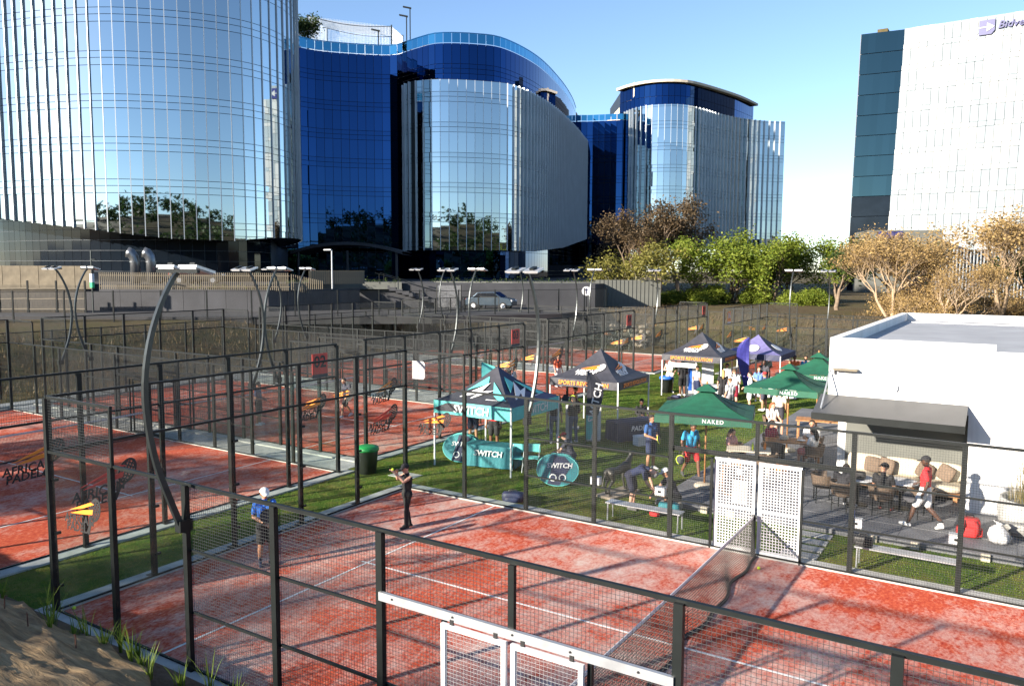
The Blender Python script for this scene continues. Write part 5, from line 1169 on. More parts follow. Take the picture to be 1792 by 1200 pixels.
def cloth_table(x,y,rz,w,d,mt,label,words=None,wm='white'):
    t=thing('cloth_table',label,'table',(x,y,0),rz); mb=MB(); h=0.75; n=16
    ring=[(-w/2,-d/2),(w/2,-d/2),(w/2,d/2),(-w/2,d/2)]; mb.add([(*c,h) for c in ring],[(0,1,2,3)])
    for i in range(4):
        a,b=Vector((*ring[i],h)),Vector((*ring[(i+1)%4],h)); o_=Vector((a.x+b.x,a.y+b.y,0)).normalized()
        for k in range(n):
            f=lambda q:0.02+0.025*math.sin(q*19+i); mb.quad(a+(b-a)*(k/n)-Vector((0,0,h-.05))+o_*f(k/n),a+(b-a)*((k+1)/n)-Vector((0,0,h-.05))+o_*f((k+1)/n),a+(b-a)*((k+1)/n),a+(b-a)*(k/n))
    ob('tablecloth',mb.data(M[mt]),t)
    for sx in (-1,1):
        for sy in (-1,1): ob('leg',boxm((0.04,0.04,0.74),'galv'),t,(sx*(w/2-.06),sy*(d/2-.06),0.37))
    if words: ob('lettering',text_mesh(words,0.26,M[wm],0.002,0.15,'CENTER',0.006),t,mw=frame((0,-d/2-0.06,0.5),(1,0,0),(0,0,1)))
cloth_table(0.55,13.6,R(12),1.7,0.7,'teal','trade table with dark teal SWITCH cloth under the teal gazebo','SWITCH'); cloth_table(2.65,20.0,R(58),1.9,0.8,'navy','table with navy printed cloth beside the charcoal gazebo','PADEL'); cloth_table(2.15,30.6,R(15),1.6,0.8,'white','white-clothed table under the far charcoal gazebo'); cloth_table(4.6,33.2,R(10),2.0,0.8,'white','white-clothed table before the violet-navy tent')
# folding stools, racket stand, boards
for k,(x,y) in enumerate(((1.55,13.55),(1.95,13.85))):
    t=thing('folding_chair','mint folding chair beside the SWITCH trade table','chair',(x,y,0),R(20),'mint folding chairs'); ob('seat',boxm((0.38,0.36,0.03),'mint'),t,(0,0,0.43)); ob('backrest',boxm((0.38,0.025,0.26),'mint'),t,(0,0.20,0.70))
    for s in (-1,1): ob('leg',MB().tube([(s*0.18,-0.2,0),(s*0.18,0.2,0.82)],0.011,5).data(M['white']),t); ob('leg',MB().tube([(s*0.18,0.22,0),(s*0.18,-0.16,0.43)],0.011,5).data(M['white']),t)
def racket_mesh(col):
    mb=MB(); n=22; pl=[(0.125*math.cos(2*math.pi*k/n)*(1-0.12*math.sin(2*math.pi*k/n)),0.145*math.sin(2*math.pi*k/n)) for k in range(n)]
    fr=MB(); fr.tube([(x,0,y) for x,y in pl+[pl[0]]],0.013,6); fc=MB(); 
    inn=[(x*.93,y*.93) for x,y in pl]; fc.prism(inn,(0,0,0),(1,0,0),(0,0,1),0.02)
    ht=MB().tube([(0,0,-0.145),(0,0,-0.30)],[0.018,0.016],8); return fr.data(M[col],True),fc.data(M['char']),ht.data(M['black'],True)
RK={c:racket_mesh(c) for c in ('yellow','black','orange')}
def racket(loc,rot,label,c='yellow',dot='yellow'):
    t=thing('padel_racket',label,'racket',loc,0,'padel rackets'); t.rotation_euler=rot; ob('frame',RK[c][0],t); ob('face',RK[c][1],t); ob('grip',RK[c][2],t); return t
rk=thing('racket_stand','black wire stand of rackets under the charcoal gazebo','racket stand',(-0.35,19.9,0),R(20))
for s in (-1,1): ob('stand_leg',boxm((0.04,0.4,0.04),'black'),rk,(s*0.6,0,0.02)); ob('upright',boxm((0.04,0.04,1.5),'black'),rk,(s*0.6,0,0.75))
for z in (0.7,1.45): ob('stand_bar',boxm((1.2,0.03,0.03),'black'),rk,(0,0,z))
for k in range(4): racket((-0.35+math.cos(R(20))*(-0.45+0.3*k),19.9+math.sin(R(20))*(-0.45+0.3*k)-0.05,1.3),(0.1,0,R(20)),'racket hanging on the black wire stand',('yellow','orange','black','yellow')[k])
def board(x,y,rz,w,h,mt,label,z=0.05,stripe=None):
    t=thing('display_board',label,'board',(x,y,0),rz); ob('panel',boxm((w,0.02,h),mt),t,(0,0,z+h/2)); ob('foot',boxm((w*0.9,0.35,0.03),'galv'),t,(0,0.1,0.015)); ob('stay',boxm((0.03,0.03,z+h*0.6),'galv'),t,(0,0.03,(z+h*0.6)/2))
    if stripe: ob('printed_stripe',boxm((w*0.25,0.004,h*0.8),stripe),t,(w*0.05,-0.013,z+h/2))
board(1.55,18.9,-YAW,0.55,1.35,'white','tall white display board right of the SWITCH feather flag'); board(0.75,18.45,-YAW,0.25,1.3,'white','narrow white display board left of the SWITCH feather flag'); board(0.75,31.3,-YAW,0.75,1.7,'white','white roll-up board with blue stripe under the far gazebo',0.1,'binblue'); board(1.5,31.9,-YAW,0.6,1.8,'white','plain white roll-up board beside the striped one')
bb=thing('hanging_banner','white banner strip hung below the far gazebo valance','banner',(0.6,30.68,1.62)); ob('banner_cloth',boxm((1.5,0.02,0.22),'white'),bb); 
for s in (-1,1): ob('banner_tie',boxm((0.02,0.02,0.25),'white'),bb,(s*0.7,0,0.2))
for k,(x,y,lab) in enumerate(((1.35,27.9,'low black coffee table on the lawn'),(1.9,28.6,'black wooden crate table behind the low coffee table'))):
    t=thing('low_table',lab,'table',(x,y,0),R(10)); ob('table_top',boxm((0.8,0.5,0.05),'black'),t,(0,0,0.38))
    for sx in (-1,1):
        for sy in (-1,1): ob('leg',boxm((0.05,0.05,0.36),'black'),t,(sx*.34,sy*.19,0.18))
tag(ob('folded_cloth',cushion((0.42,0.3,0.12),'navy'),None,(1.35,27.9,0.465)),'folded dark cloth on the low coffee table','cloth')
cb=thing('cool_box','white cool box on the grass under the navy printed table cloth','cool box',(3.35,19.3,0),R(58)); ob('box_body',boxm((0.6,0.35,0.3),'white'),cb,(0,0,0.15)); ob('lid',boxm((0.62,0.37,0.05),'white'),cb,(0,0,0.325))
sp=thing('sandwich_board','orange-framed chalk board on the deck beside the gates','sign board',(8.15,14.35,DZ+0.015),R(30))
for s in (-1,1): fr_=ob('board_face',boxm((0.5,0.02,0.8),'black'),sp,mw=Matrix.Translation((0,s*0.13,0.41))@Matrix.Rotation(s*0.28,4,'X')); [ob('frame_bar',boxm(d,'wood'),fr_,c) for c,d in (((-.25,0,0),(.04,.04,.84)),((.25,0,0),(.04,.04,.84)),((0,0,.4),(.46,.04,.04)),((0,0,-.4),(.46,.04,.04)))]
gs=thing('gate_notice','plain pale notice panel fixed to the white gate','notice',(9.62,10.165,0)); ob('notice_sheet',boxm((0.36,0.012,0.55),'concrete'),gs,(0,0,1.38)); ob('sticker',boxm((0.13,0.012,0.13),'white'),gs,(-0.02,0,1.86))
wn=thing('court_notice','white rectangular notice on the wire mesh above the glass','notice',(-0.02,10.12,3.2)); ob('notice_sheet',MB().prism([(-.22,-.26),(.18,-.26),(.24,-.2),(.24,.2),(.18,.26),(-.22,.26)],(0.35,0,0.3),(1,0,0),(0,0,1),0.01).data(M['white']),wn)
# ------------------------------------------------------------------ people
SK={k:mat('skin_'+k,c,0.55,0,0.08,12) for k,c in dict(light=(0.52,0.29,0.20),tan=(0.40,0.20,0.12),brown=(0.17,0.075,0.04),dark=(0.075,0.034,0.02)).items()}
CLO={}
def cloth(c):
    k=tuple(c)
    if k not in CLO: CLO[k]=mat('cloth_%d'%len(CLO),c,0.85,0,0.14,9,0.25,22)
    return CLO[k]
M['eye']=mat('eye',(0.02,0.015,0.012),0.3); M['lip']=mat('lip',(0.35,0.10,0.08),0.5)
POSES=dict(
 stand=dict(pel=(0,0,.93),che=(.0,0,1.27),nec=(-.01,0,1.47),hea=(.025,0,1.62),sL=(-.01,.185,1.40),eL=(-.03,.25,1.12),wL=(.08,.25,.88),sR=(-.01,-.185,1.40),eR=(-.03,-.25,1.12),wR=(.08,-.25,.88),hL=(0,.095,.90),kL=(.03,.11,.49),aL=(0,.12,.08),tL=(.17,.15,.03),hR=(0,-.095,.90),kR=(.03,-.11,.49),aR=(-.02,-.12,.08),tR=(.15,-.15,.03)))
def P_(base,**k): d=dict(POSES[base]); d.update(k); return d
POSES['walk']=P_('stand',kL=(.20,.10,.52),aL=(.33,.10,.10),tL=(.49,.11,.07),kR=(-.05,-.10,.50),aR=(-.36,-.10,.20),tR=(-.25,-.11,.04),eL=(-.10,.25,1.14),wL=(-.02,.26,.92),eR=(.02,-.25,1.13),wR=(.22,-.22,1.02))
POSES['hold']=P_('stand',eL=(-.02,.25,1.12),wL=(.24,.07,1.05),eR=(-.02,-.25,1.12),wR=(.25,-.06,1.02))
POSES['hips']=P_('stand',eL=(-.08,.38,1.18),wL=(.06,.19,1.0),eR=(.0,-.30,1.15),wR=(.2,-.1,1.12))
POSES['aim']=P_('stand',eL=(.20,.22,1.32),wL=(.38,.06,1.56),eR=(.16,-.25,1.30),wR=(.26,-.05,1.54),hea=(.05,0,1.615),aL=(.05,.05,.08),tL=(.22,.06,.03),aR=(-.10,-.06,.08),tR=(.06,-.09,.03),kL=(.05,.06,.49),kR=(-.02,-.07,.49))
POSES['sit']=dict(pel=(0,0,.52),che=(-.03,0,.88),nec=(-.02,0,1.07),hea=(.03,0,1.21),sL=(-.03,.185,1.00),eL=(.05,.25,.74),wL=(.28,.15,.72),sR=(-.03,-.185,1.00),eR=(.05,-.25,.74),wR=(.28,-.13,.72),hL=(.02,.10,.50),kL=(.43,.14,.52),aL=(.42,.14,.09),tL=(.58,.16,.03),hR=(.02,-.10,.50),kR=(.43,-.12,.52),aR=(.38,-.12,.09),tR=(.54,-.14,.03))
POSES['bend']=dict(pel=(-.16,0,.92),che=(.15,0,1.10),nec=(.33,0,1.10),hea=(.47,0,1.03),sL=(.26,.18,1.08),eL=(.32,.22,.80),wL=(.42,.17,.56),sR=(.26,-.18,1.08),eR=(.34,-.22,.80),wR=(.50,-.13,.60),hL=(-.15,.095,.89),kL=(-.06,.11,.49),aL=(-.10,.12,.08),tL=(.07,.14,.03),hR=(-.15,-.095,.89),kR=(-.05,-.11,.49),aR=(-.12,-.12,.08),tR=(.05,-.14,.03))
POSES['crouch']=dict(pel=(-.10,0,.38),che=(.06,0,.72),nec=(.15,0,.89),hea=(.22,0,1.02),sL=(.10,.18,.84),eL=(.28,.24,.60),wL=(.50,.12,.50),sR=(.10,-.18,.84),eR=(.30,-.24,.60),wR=(.52,-.10,.42),hL=(-.08,.10,.38),kL=(.30,.20,.50),aL=(.10,.18,.09),tL=(.27,.21,.03),hR=(-.08,-.10,.38),kR=(.30,-.18,.50),aR=(.08,-.16,.09),tR=(.25,-.18,.03))
POSES['step']=P_('stand',pel=(0,0,.92),che=(.06,0,1.25),nec=(.09,0,1.44),hea=(.14,0,1.58),kL=(.28,.10,.56),aL=(.34,.11,.12),tL=(.50,.12,.06),kR=(-.04,-.1,.50),aR=(-.30,-.1,.16),tR=(-.18,-.12,.04),eL=(.0,.27,1.12),wL=(.16,.2,.92),eR=(-.05,-.28,1.12),wR=(.1,-.3,.86))
def person(loc, face, h, pose, top, bottom, skin, label, hair=(0.02,0.014,0.01), sleeves='short', legs='shorts', cap=None, shoes=(0.6,0.6,0.6), long_hair=False, vox=0.014, socks=None, look=0.0, waist=1.0):
    J={k:Vector(v) for k,v in (POSES[pose] if isinstance(pose,str) else pose).items()}; s=h/1.75; pr=[]
    def C_(a,b,ra,rb,tg): pr.append((Vector(a),Vector(b),ra,rb,tg))
    up=(J['che']-J['pel']); lat=Vector((0,1,0)); P0=J['pel']; Q=J['che']; fw=lat.cross(up).normalized()
    # torso: paired capsules make an oval, tapering trunk
    for y in (-1,1):
        C_(P0+lat*y*.062*waist,P0+up*.45+lat*y*.055*waist,.115*waist,.102*waist,'top' if legs!='dress' else 'top'); C_(P0+up*.42+lat*y*.055,Q+lat*y*.085,.100,.112,'top'); C_(Q+lat*y*.06,J['sL' if y>0 else 'sR']-(J['nec']-Q)*0.15,.105,.070,'top')
        C_(P0+lat*y*.07-up*.06,P0+lat*y*.06+up*.10,.122,.118,'bot')
    C_(Q,J['nec'],.085,.062,'top'); C_(J['nec'],J['hea']-Vector((0.02,0,.03)),.053,.052,'skin')
    # head
    hd=J['hea']; fd=Vector((math.cos(look),math.sin(look),0)); hup=(J['hea']-J['nec']).normalized(); fd=(fd-hup*fd.dot(hup)*0.6).normalized(); hl=hup.cross(fd).normalized()
    C_(hd+hup*.035-fd*.018,hd-hup*.005-fd*.012,.088,.080,'skin'); C_(hd+hup*.02+fd*.02,hd-hup*.075+fd*.048,.070,.042,'skin'); C_(hd-hup*.005+fd*.085,hd-hup*.03+fd*.104,.010,.014,'skin')
    for y in (-1,1): C_(hd+hl*y*.085-hup*.0,hd+hl*y*.09-hup*.03-fd*.008,.014,.011,'skin'); C_(hd+hl*y*.032+fd*.080+hup*.012,hd+hl*y*.034+fd*.082+hup*.012,.012,.012,'eye')
    C_(hd+fd*.088-hup*.062+hl*.014,hd+fd*.088-hup*.062-hl*.014,.008,.008,'lip')
    for S_,y in (('L',1),('R',-1)):
        a,b,c=J['s'+S_],J['e'+S_],J['w'+S_]
        C_(a,b,.052,.040,'skin' if sleeves!='long' else 'top'); C_(b,b+(c-b)*.35,.040,.041,'skin' if sleeves!='long' else 'top'); C_(b+(c-b)*.35,c,.041,.027,'skin' if sleeves!='long' else 'top')
        if sleeves=='short': C_(a,a+(b-a)*.62,.070,.066,'top')
        d=(c-b).normalized(); sd=d.cross(Vector((0,0,1)))
        sd=sd.normalized() if sd.length>.1 else Vector((0,1,0)); nr=sd.cross(d); sd=sd*y
        C_(c,c+d*.075,.028,.034,'skin'); C_(c+d*.03+sd*.016,c+d*.08+sd*.018,.022,.018,'skin'); C_(c+d*.03-sd*.016,c+d*.08-sd*.018,.022,.018,'skin')
        for i,(o,l) in enumerate(((-.030,.060),(-.010,.074),(.011,.070),(.031,.054))):
            k0=c+d*.085+sd*o; k1=k0+d*l*.55-nr*.012; C_(k0,k1,.0100,.0092,'skin'); C_(k1,k1+d*l*.35-nr*.028,.0092,.0080,'skin')
        k0=c+d*.025-sd*.030; k1=k0+d*.035-sd*.024-nr*.010; C_(k0,k1,.0125,.011,'skin'); C_(k1,k1+d*.032-sd*.004-nr*.012,.011,.009,'skin')
        a,b,c,t=J['h'+S_],J['k'+S_],J['a'+S_],J['t'+S_]
        lg='bot' if legs=='pants' else 'skin'
        C_(a,b,.090,.058,lg); cf=b+(c-b)*.32-(fw*0.015 if pose!='sit' else Vector((0.012,0,0))); C_(b,cf,.056,.060,lg); C_(cf,c,.060,.038,lg)
        if legs=='pants': C_(b,c,.066,.058,'bot')
        if legs=='shorts': C_(a,a+(b-a)*.78,.112,.100,'bot')
        if legs=='short_tight': C_(a,a+(b-a)*.6,.098,.085,'bot')
        if legs in ('skirt','dress'): C_(a,a+(b-a)*.75,.115,.135,'bot')
        if socks: C_(c+(b-c)*.28,c,.043,.041,'sock')
        heel=c-(t-c).normalized()*.05; heel.z=max(.032,min(c.z-.045,t.z+.05)); C_(c,heel,.040,.036,'shoe'); C_(heel,t,.040,.036,'shoe'); C_(c-Vector((0,0,.02)),c+(t-c)*.55,.040,.038,'shoe')
    mb=MB()
    for (a,b,ra,rb,tg) in pr:
        n=10 if max(ra,rb)>.03 else 7; mb.ball(a,ra,n,6); mb.ball(b,rb,n,6)
        if (b-a).length>1e-4: mb.tube([a,b],[ra,rb],n)
    me=mb.data(M['black']); o=bpy.data.objects.new('tmp',me); COL.objects.link(o); m=o.modifiers.new('r','REMESH'); m.mode='VOXEL'; m.voxel_size=vox; m2=o.modifiers.new('s','SMOOTH'); m2.factor=0.5; m2.iterations=2
    dg=bpy.context.evaluated_depsgraph_get(); bm_=bpy.data.meshes.new_from_object(o.evaluated_get(dg)); bpy.data.objects.remove(o)
    nv=len(bm_.polygons); ct=np.empty(nv*3,np.float32); bm_.polygons.foreach_get('center',ct); ct=ct.reshape(-1,3)
    A=np.array([p[0] for p in pr]);B=np.array([p[1] for p in pr]);ra=np.array([p[2] for p in pr]);rb=np.array([p[3] for p in pr]); tg=[p[4] for p in pr]
    best=np.full(nv,1e9); idx=np.zeros(nv,int)
    for k in range(len(pr)):
        d=B[k]-A[k]; L=max((d*d).sum(),1e-9); t=np.clip(((ct-A[k])@d)/L,0,1); dist=np.linalg.norm(ct-(A[k]+t[:,None]*d),axis=1)-(ra[k]+(rb[k]-ra[k])*t)
        if tg[k]=='bot': dist-=0.004
        q=dist<best; best[q]=dist[q]; idx[q]=k
    names=['skin','top','bot','shoe','eye','lip','sock']; ms=[SK[skin],cloth(top),cloth(bottom),cloth(shoes),M['eye'],M['lip'],cloth(socks or (0.02,0.02,0.02))]
    bm_.materials.clear()
    for q in ms: bm_.materials.append(q)
    bm_.polygons.foreach_set('material_index',np.array([names.index(t) for t in tg],np.int32)[idx]); bm_.polygons.foreach_set('use_smooth',np.ones(nv,bool)); bm_.update()
    root=thing('person',label,'person',loc,R(face)); root.scale=(s,s,s); ob('body',bm_,root)
    FR=Matrix(((fd.x,hl.x,hup.x,hd.x),(fd.y,hl.y,hup.y,hd.y),(fd.z,hl.z,hup.z,hd.z),(0,0,0,1)))
    hm=MB(); n=18
    if cap is None or long_hair or True:
        V=[]; rows=9
        for i in range(rows+1):
            for j in range(n):
                az=2*math.pi*j/n; front=max(0,math.cos(az)); lowest=-0.30+1.05*front**0.8 if not long_hair else -0.75+1.5*front**0.7
                ph=math.pi/2-(math.pi/2-lowest)*i/rows; r=.099+0.004*math.sin(j*5+i*3)
                V.append((math.cos(ph)*math.cos(az)*r*1.04-.018,math.cos(ph)*math.sin(az)*r*.96,math.sin(ph)*r*1.05+.028))
        F=[]
        for i in range(rows):
            for j in range(n): F.append((i*n+j,(i+1)*n+j,(i+1)*n+(j+1)%n,i*n+(j+1)%n))
        hm.add(V,F)
        if long_hair:
            hm.tube([(-.06,0,.06),(-.10,0,-.06),(-.11,0,-.2),(-.09,0,-.33)],[.075,.085,.075,.03],10,flat=1.0)
        ob('hair',hm.data(cloth(hair),True),root,mw=FR)
    if cap:
        c=MB(); V=[]; rows=6
        for i in range(rows+1):
            for j in range(n): az=2*math.pi*j/n; ph=math.pi/2*(1-i/rows*0.92); r=.108; V.append((math.cos(ph)*math.cos(az)*r*1.05-.012,math.cos(ph)*math.sin(az)*r,math.sin(ph)*r*.95+.035))
        F=[(i*n+j,(i+1)*n+j,(i+1)*n+(j+1)%n,i*n+(j+1)%n) for i in range(rows) for j in range(n)]; c.add(V,F)
        br=[]; 
        for j in range(9): a=-1.1+2.2*j/8; br.append((math.cos(a),math.sin(a)))
        top_=[(.085*x+.01,.095*y,.048) for x,y in br]; tip=[(.085+.10*max(.2,x),.078*y,.030) for x,y in br]; b0=len(c.v)
        c.v+=top_+tip+[(x,y,z-.008) for x,y,z in top_+tip]; 
        for j in range(8): c.f+= [(b0+j,b0+j+1,b0+9+j+1,b0+9+j),(b0+18+9+j,b0+18+9+j+1,b0+18+j+1,b0+18+j),(b0+9+j,b0+9+j+1,b0+27+j+1,b0+27+j)]; c.m+=[0]*3
        c.m+= [0]*(len(c.f)-len(c.m)); ob('cap',c.data(cloth(cap),True),root,mw=FR)
    return root
def hand(root, J, S_, h):
    s=h/1.75; w_=Vector(J['w'+S_]); e=Vector(J['e'+S_]); p=w_+(w_-e).normalized()*.07
    a=root.rotation_euler.z; return Vector((root.location.x+s*(p.x*math.cos(a)-p.y*math.sin(a)),root.location.y+s*(p.x*math.sin(a)+p.y*math.cos(a)),root.location.z+s*p.z))
WHT=(0.72,0.72,0.70); BLK=(0.012,0.012,0.014); NVY=(0.012,0.02,0.06)
# players on the court: facing angles are degrees from +X
p1=person((1.30,3.72,0.012),-28,1.70,'hold',(0.035,0.16,0.58),BLK,'tan','person in bright blue shirt and white cap standing on the near court',cap=WHT,shoes=(0.05,0.06,0.10),vox=0.0095,socks=(0.03,0.03,0.06))
q=hand(p1,POSES['hold'],'R',1.70); racket((q.x+0.02,q.y-0.02,q.z+0.20),(R(0),R(25),R(40)),'dark racket held by the person in the blue shirt','black')
p2=person((2.25,7.30,0.012),-115,1.62,'aim',BLK,(0.012,0.012,0.012),'light','person dressed in black raising a yellow ball to serve',sleeves='none',legs='pants',cap=BLK,shoes=(0.03,0.03,0.03),vox=0.0095,socks=(0.5,0.5,0.5),waist=0.86)
q=hand(p2,POSES['aim'],'L',1.62); tag(ob('padel_ball',MB().ball((0,0,0),0.034,14,10).data(M['yellow'],True),None,(q.x,q.y,q.z+0.03)),'yellow ball held up by the person in black','ball')
p3=person((13.05,13.85,DZ+0.014),172,1.80,'walk',(0.62,0.025,0.03),WHT,'dark','person in red shirt, white shorts and black cap walking on the deck',cap=BLK,shoes=WHT,vox=0.0095,socks=BLK)
racket((12.72,13.62,DZ+0.80),(R(10),R(120),R(0)),'dark racket swinging in the hand of the walking man in red','black')
person((6.35,11.85,0),8,1.78,'bend',NVY,(0.01,0.012,0.03),'light','person in navy bending over the blue sports bag',cap=(0.25,0.25,0.25),shoes=(0.1,0.1,0.1),hair=(0.3,0.25,0.18))
person((7.22,12.3,0.0),215,1.76,'crouch',(0.02,0.02,0.03),BLK,'tan','person in dark clothes and white cap crouching by the blue bag',cap=WHT,shoes=(0.05,0.3,0.4))
person((6.45,15.75,0.0),-40,1.78,'step',(0.02,0.28,0.52),(0.62,0.03,0.03),'brown','person in turquoise shirt and red shorts stepping onto the deck',shoes=(0.05,0.05,0.05)); racket((6.28,15.35,0.62),(0.2,R(170),0.3),'lime racket of the person in turquoise','yellow')
p9=person((5.0,16.1,0),-20,1.78,'hold',(0.015,0.07,0.22),NVY,'tan','person in navy shirt holding a lime racket on the lawn'); racket((5.36,15.85,1.05),(R(80),R(75),0),'lime racket held flat by the person in navy','yellow')
person((12.02,14.62,DZ+0.012),85,1.74,'sit',BLK,(0.02,0.02,0.022),'tan','person in black shirt and black cap seated in a tub chair',cap=BLK,legs='pants',shoes=(0.25,0.06,0.05),look=1.0)
person((11.06,14.48,DZ+0.012),70,1.66,dict(POSES['sit'],hea=(.16,0,1.12),nec=(.10,0,1.02),che=(.06,0,.85)),(0.02,0.02,0.025),BLK,'tan','person in dark clothes leaning over the round table',legs='pants')
person((-2.05,16.2,0),-60,1.80,'stand',(0.42,0.44,0.46),(0.02,0.03,0.06),'tan','person in pale grey shirt under the teal gazebo'); person((-0.75,15.65,0),-70,1.80,'stand',(0.60,0.03,0.03),BLK,'brown','person in red shirt under the teal gazebo')
person((0.55,17.7,0),120,1.78,'stand',BLK,(0.06,0.09,0.16),'light','person in black shirt and jeans facing the racket stand',legs='pants'); person((1.05,18.25,0),150,1.72,'hold',(0.02,0.02,0.02),(0.05,0.08,0.15),'tan','person in black top browsing beside the feather flag',legs='pants',long_hair=True)
person((2.65,15.0,0),200,1.7,'crouch',(0.03,0.03,0.05),(0.03,0.03,0.05),'light','person with red cap crouching behind the oval banner',cap=(0.5,0.03,0.03)); person((2.3,21.6,0.0),-40,1.70,dict(POSES['sit']),BLK,BLK,'dark','person in black hoodie seated behind the navy table',sleeves='long',legs='pants')
st_=thing('stool','black stool under the person in the hoodie','stool',(2.3,21.6,0)); ob('seat',MB().lathe([(0.17,0.36),(0.18,0.40)],n=16).data(M['black']),st_); [ob('leg',MB().tube([(0.12*a,0.12*b,0.37),(0.17*a,0.17*b,0)],0.012,5).data(M['steel']),st_) for a in (-1,1) for b in (-1,1)]
person((-0.45,31.7,0),-50,1.84,'hips',WHT,WHT,'light','person in white vest and white shorts on the far lawn',sleeves='none'); person((0.5,31.0,0),140,1.80,'hold',BLK,BLK,'brown','person all in black talking to the one in white',shoes=WHT)
person((3.1,29.4,0),110,1.70,'stand',BLK,BLK,'light','person with long blond hair and black dress by the white table',hair=(0.42,0.27,0.10),long_hair=True,legs='dress'); person((3.75,29.0,0),120,1.82,'hold',WHT,(0.20,0.01,0.03),'light','person in white shirt and maroon shorts seen from behind',hair=(0.10,0.06,0.03))
person((4.3,26.6,0),150,1.72,'stand',WHT,(0.2,0.2,0.22),'light','person in white shirt behind the nearest parasol',hair=(0.16,0.09,0.04)); person((4.6,28.6,0),200,1.80,'hold',(0.62,0.66,0.72),WHT,'light','person in pale blue shirt beside the second parasol')
person((5.15,29.0,0),160,1.78,'stand',(0.03,0.06,0.22),(0.05,0.05,0.07),'tan','person in blue shirt and red cap behind the second parasol',cap=(0.55,0.03,0.03)); person((5.6,29.5,0),190,1.75,'stand',(0.5,0.03,0.03),BLK,'brown','person in red top and black cap behind the second parasol',cap=BLK); person((5.95,28.9,0),170,1.72,'stand',WHT,(0.03,0.03,0.04),'tan','person in white top and dark shorts behind the second parasol')
person((7.25,17.3,DZ+0.012),-20,1.62,'sit',(0.55,0.30,0.28),BLK,'light','girl in pink top seated at the pale dining table',long_hair=True,hair=(0.05,0.03,0.02)); person((8.0,19.15,DZ+0.012),-30,1.70,'sit',(0.20,0.02,0.05),BLK,'tan','diner in maroon top with dark hair at the wooden table',long_hair=True,legs='pants')
person((9.45,18.6,DZ+0.012),160,1.70,'sit',WHT,(0.55,0.16,0.13),'light','diner in white blouse and red patterned skirt',legs='skirt',long_hair=True); person((9.15,19.8,DZ+0.012),-80,1.74,'sit',WHT,(0.1,0.1,0.12),'tan','diner in white shirt at the end of the wooden table'); person((7.1,22.8,DZ+0.012),-40,1.72,'sit',WHT,(0.3,0.3,0.3),'light','diner in white with auburn hair behind the wooden table',hair=(0.22,0.08,0.03),long_hair=True)
chair(7.05,22.85,R(40),'tub chair of the auburn-haired diner in white')
person((-11.2,14.0,0.012),30,1.78,'hold',(0.03,0.05,0.12),BLK,'tan','player in dark blue on court 03 seen through the mesh'); person((-9.4,17.2,0.012),-100,1.76,'step',(0.05,0.05,0.07),BLK,'tan','player in black on court 03 near the net'); person((-5.2,24.0,0.075),20,1.78,'stand',(0.04,0.06,0.14),(0.1,0.2,0.4),'tan','person in dark blue between courts 03 and 04',hair=(0.3,0.1,0.04))
person((-6.3,30.2,0.012),-20,1.76,'stand',(0.62,0.10,0.04),WHT,'light','player in orange shirt on court 04'); person((4.6,37.0,0),-60,1.80,'stand',(0.65,0.13,0.03),NVY,'brown','person in orange shirt right of the violet-navy tent'); person((5.15,37.2,0),-90,1.78,'hold',(0.05,0.3,0.5),BLK,'tan','person in light blue shirt beside the one in orange'); person((3.3,36.3,0),-80,1.8,'hold',(0.6,0.6,0.6),(0.03,0.04,0.04),'tan','person in grey shirt inside the violet-navy tent')
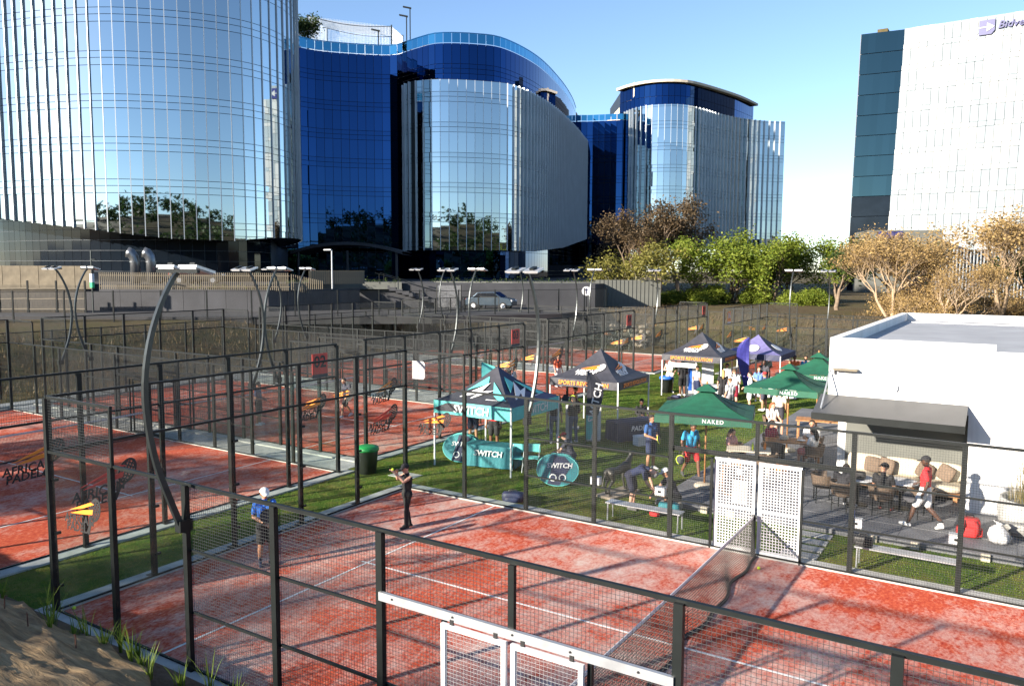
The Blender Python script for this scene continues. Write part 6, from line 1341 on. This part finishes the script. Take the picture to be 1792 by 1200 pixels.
person((1.6,30.0,0),60,1.74,'stand',(0.3,0.32,0.36),NVY,'tan','person in grey top leaning toward the white table'); person((2.6,31.6,0),-120,1.76,'hold',WHT,(0.05,0.06,0.1),'brown','person in white behind the white-clothed table'); person((4.2,31.5,0),-70,1.7,'hold',(0.10,0.2,0.42),BLK,'light','person in mid-blue top between the far tents',long_hair=True,hair=(0.1,0.05,0.02)); person((3.8,33.9,0),-90,1.78,'stand',(0.05,0.05,0.06),(0.3,0.3,0.3),'dark','person in black top and grey shorts before the violet-navy tent'); person((-0.15,20.6,0),30,1.75,'hold',(0.5,0.12,0.05),BLK,'tan','person in rust shirt inside the charcoal gazebo'); person((6.9,24.6,0.0),100,1.72,'stand',(0.55,0.5,0.4),(0.03,0.03,0.04),'tan','person in beige shirt beside the third parasol')
# animal statue
def statue():
    t=thing('animal_statue','dark bronze statue of a lean standing animal on a stone slab','statue',(5.35,12.9,0.05),R(78)); mb=MB()
    def C_(a,b,ra,rb): mb.ball(a,ra,10,6); mb.ball(b,rb,10,6); mb.tube([a,b],[ra,rb],10)
    C_((-.42,0,.66),(-.05,0,.64),.13,.11); C_((-.05,0,.64),(.36,0,.70),.11,.155); C_((.42,0,.76),(.60,0,1.0),.10,.065); C_((.60,0,1.02),(.70,0,1.04),.075,.06); C_((.70,0,1.02),(.80,0,.98),.05,.035)
    for y in (-1,1):
        C_((.58,y*.045,1.08),(.56,y*.06,1.15),.022,.012)
        C_((.36,y*.09,.66),(.34,y*.09,.36),.075,.042); C_((.34,y*.09,.36),(.36+.06*y,y*.09,.06),.040,.026); C_((.36+.06*y,y*.09,.045),(.44+.06*y,y*.09,.035),.032,.028)
        C_((-.44,y*.09,.64),(-.36,y*.10,.44),.10,.06); C_((-.36,y*.10,.44),(-.52+.05*y,y*.10,.26),.055,.034); C_((-.52+.05*y,y*.10,.26),(-.48+.05*y,y*.10,.05),.032,.024); C_((-.48+.05*y,y*.1,.04),(-.40+.05*y,y*.1,.035),.03,.027)
    for a,b,r0,r1 in (((-.55,0,.68),(-.68,0,.52),.03,.022),((-.68,0,.52),(-.74,0,.28),.022,.018)): C_(a,b,r0,r1)
    o=bpy.data.objects.new('tmp',mb.data(M['black'])); COL.objects.link(o); m=o.modifiers.new('r','REMESH'); m.mode='VOXEL'; m.voxel_size=.014; m2=o.modifiers.new('s','SMOOTH'); m2.iterations=3
    me=bpy.data.meshes.new_from_object(o.evaluated_get(bpy.context.evaluated_depsgraph_get())); bpy.data.objects.remove(o); me.materials.clear(); me.materials.append(mat('bronze',(0.07,0.068,0.06),0.5,0.6,0.25,6)); me.polygons.foreach_set('use_smooth',[True]*len(me.polygons)); ob('figure',me,t)
    ob('plinth',MB().box((0,0,-0.02),(1.3,0.6,0.07)).data(M['stone']),t)
statue()
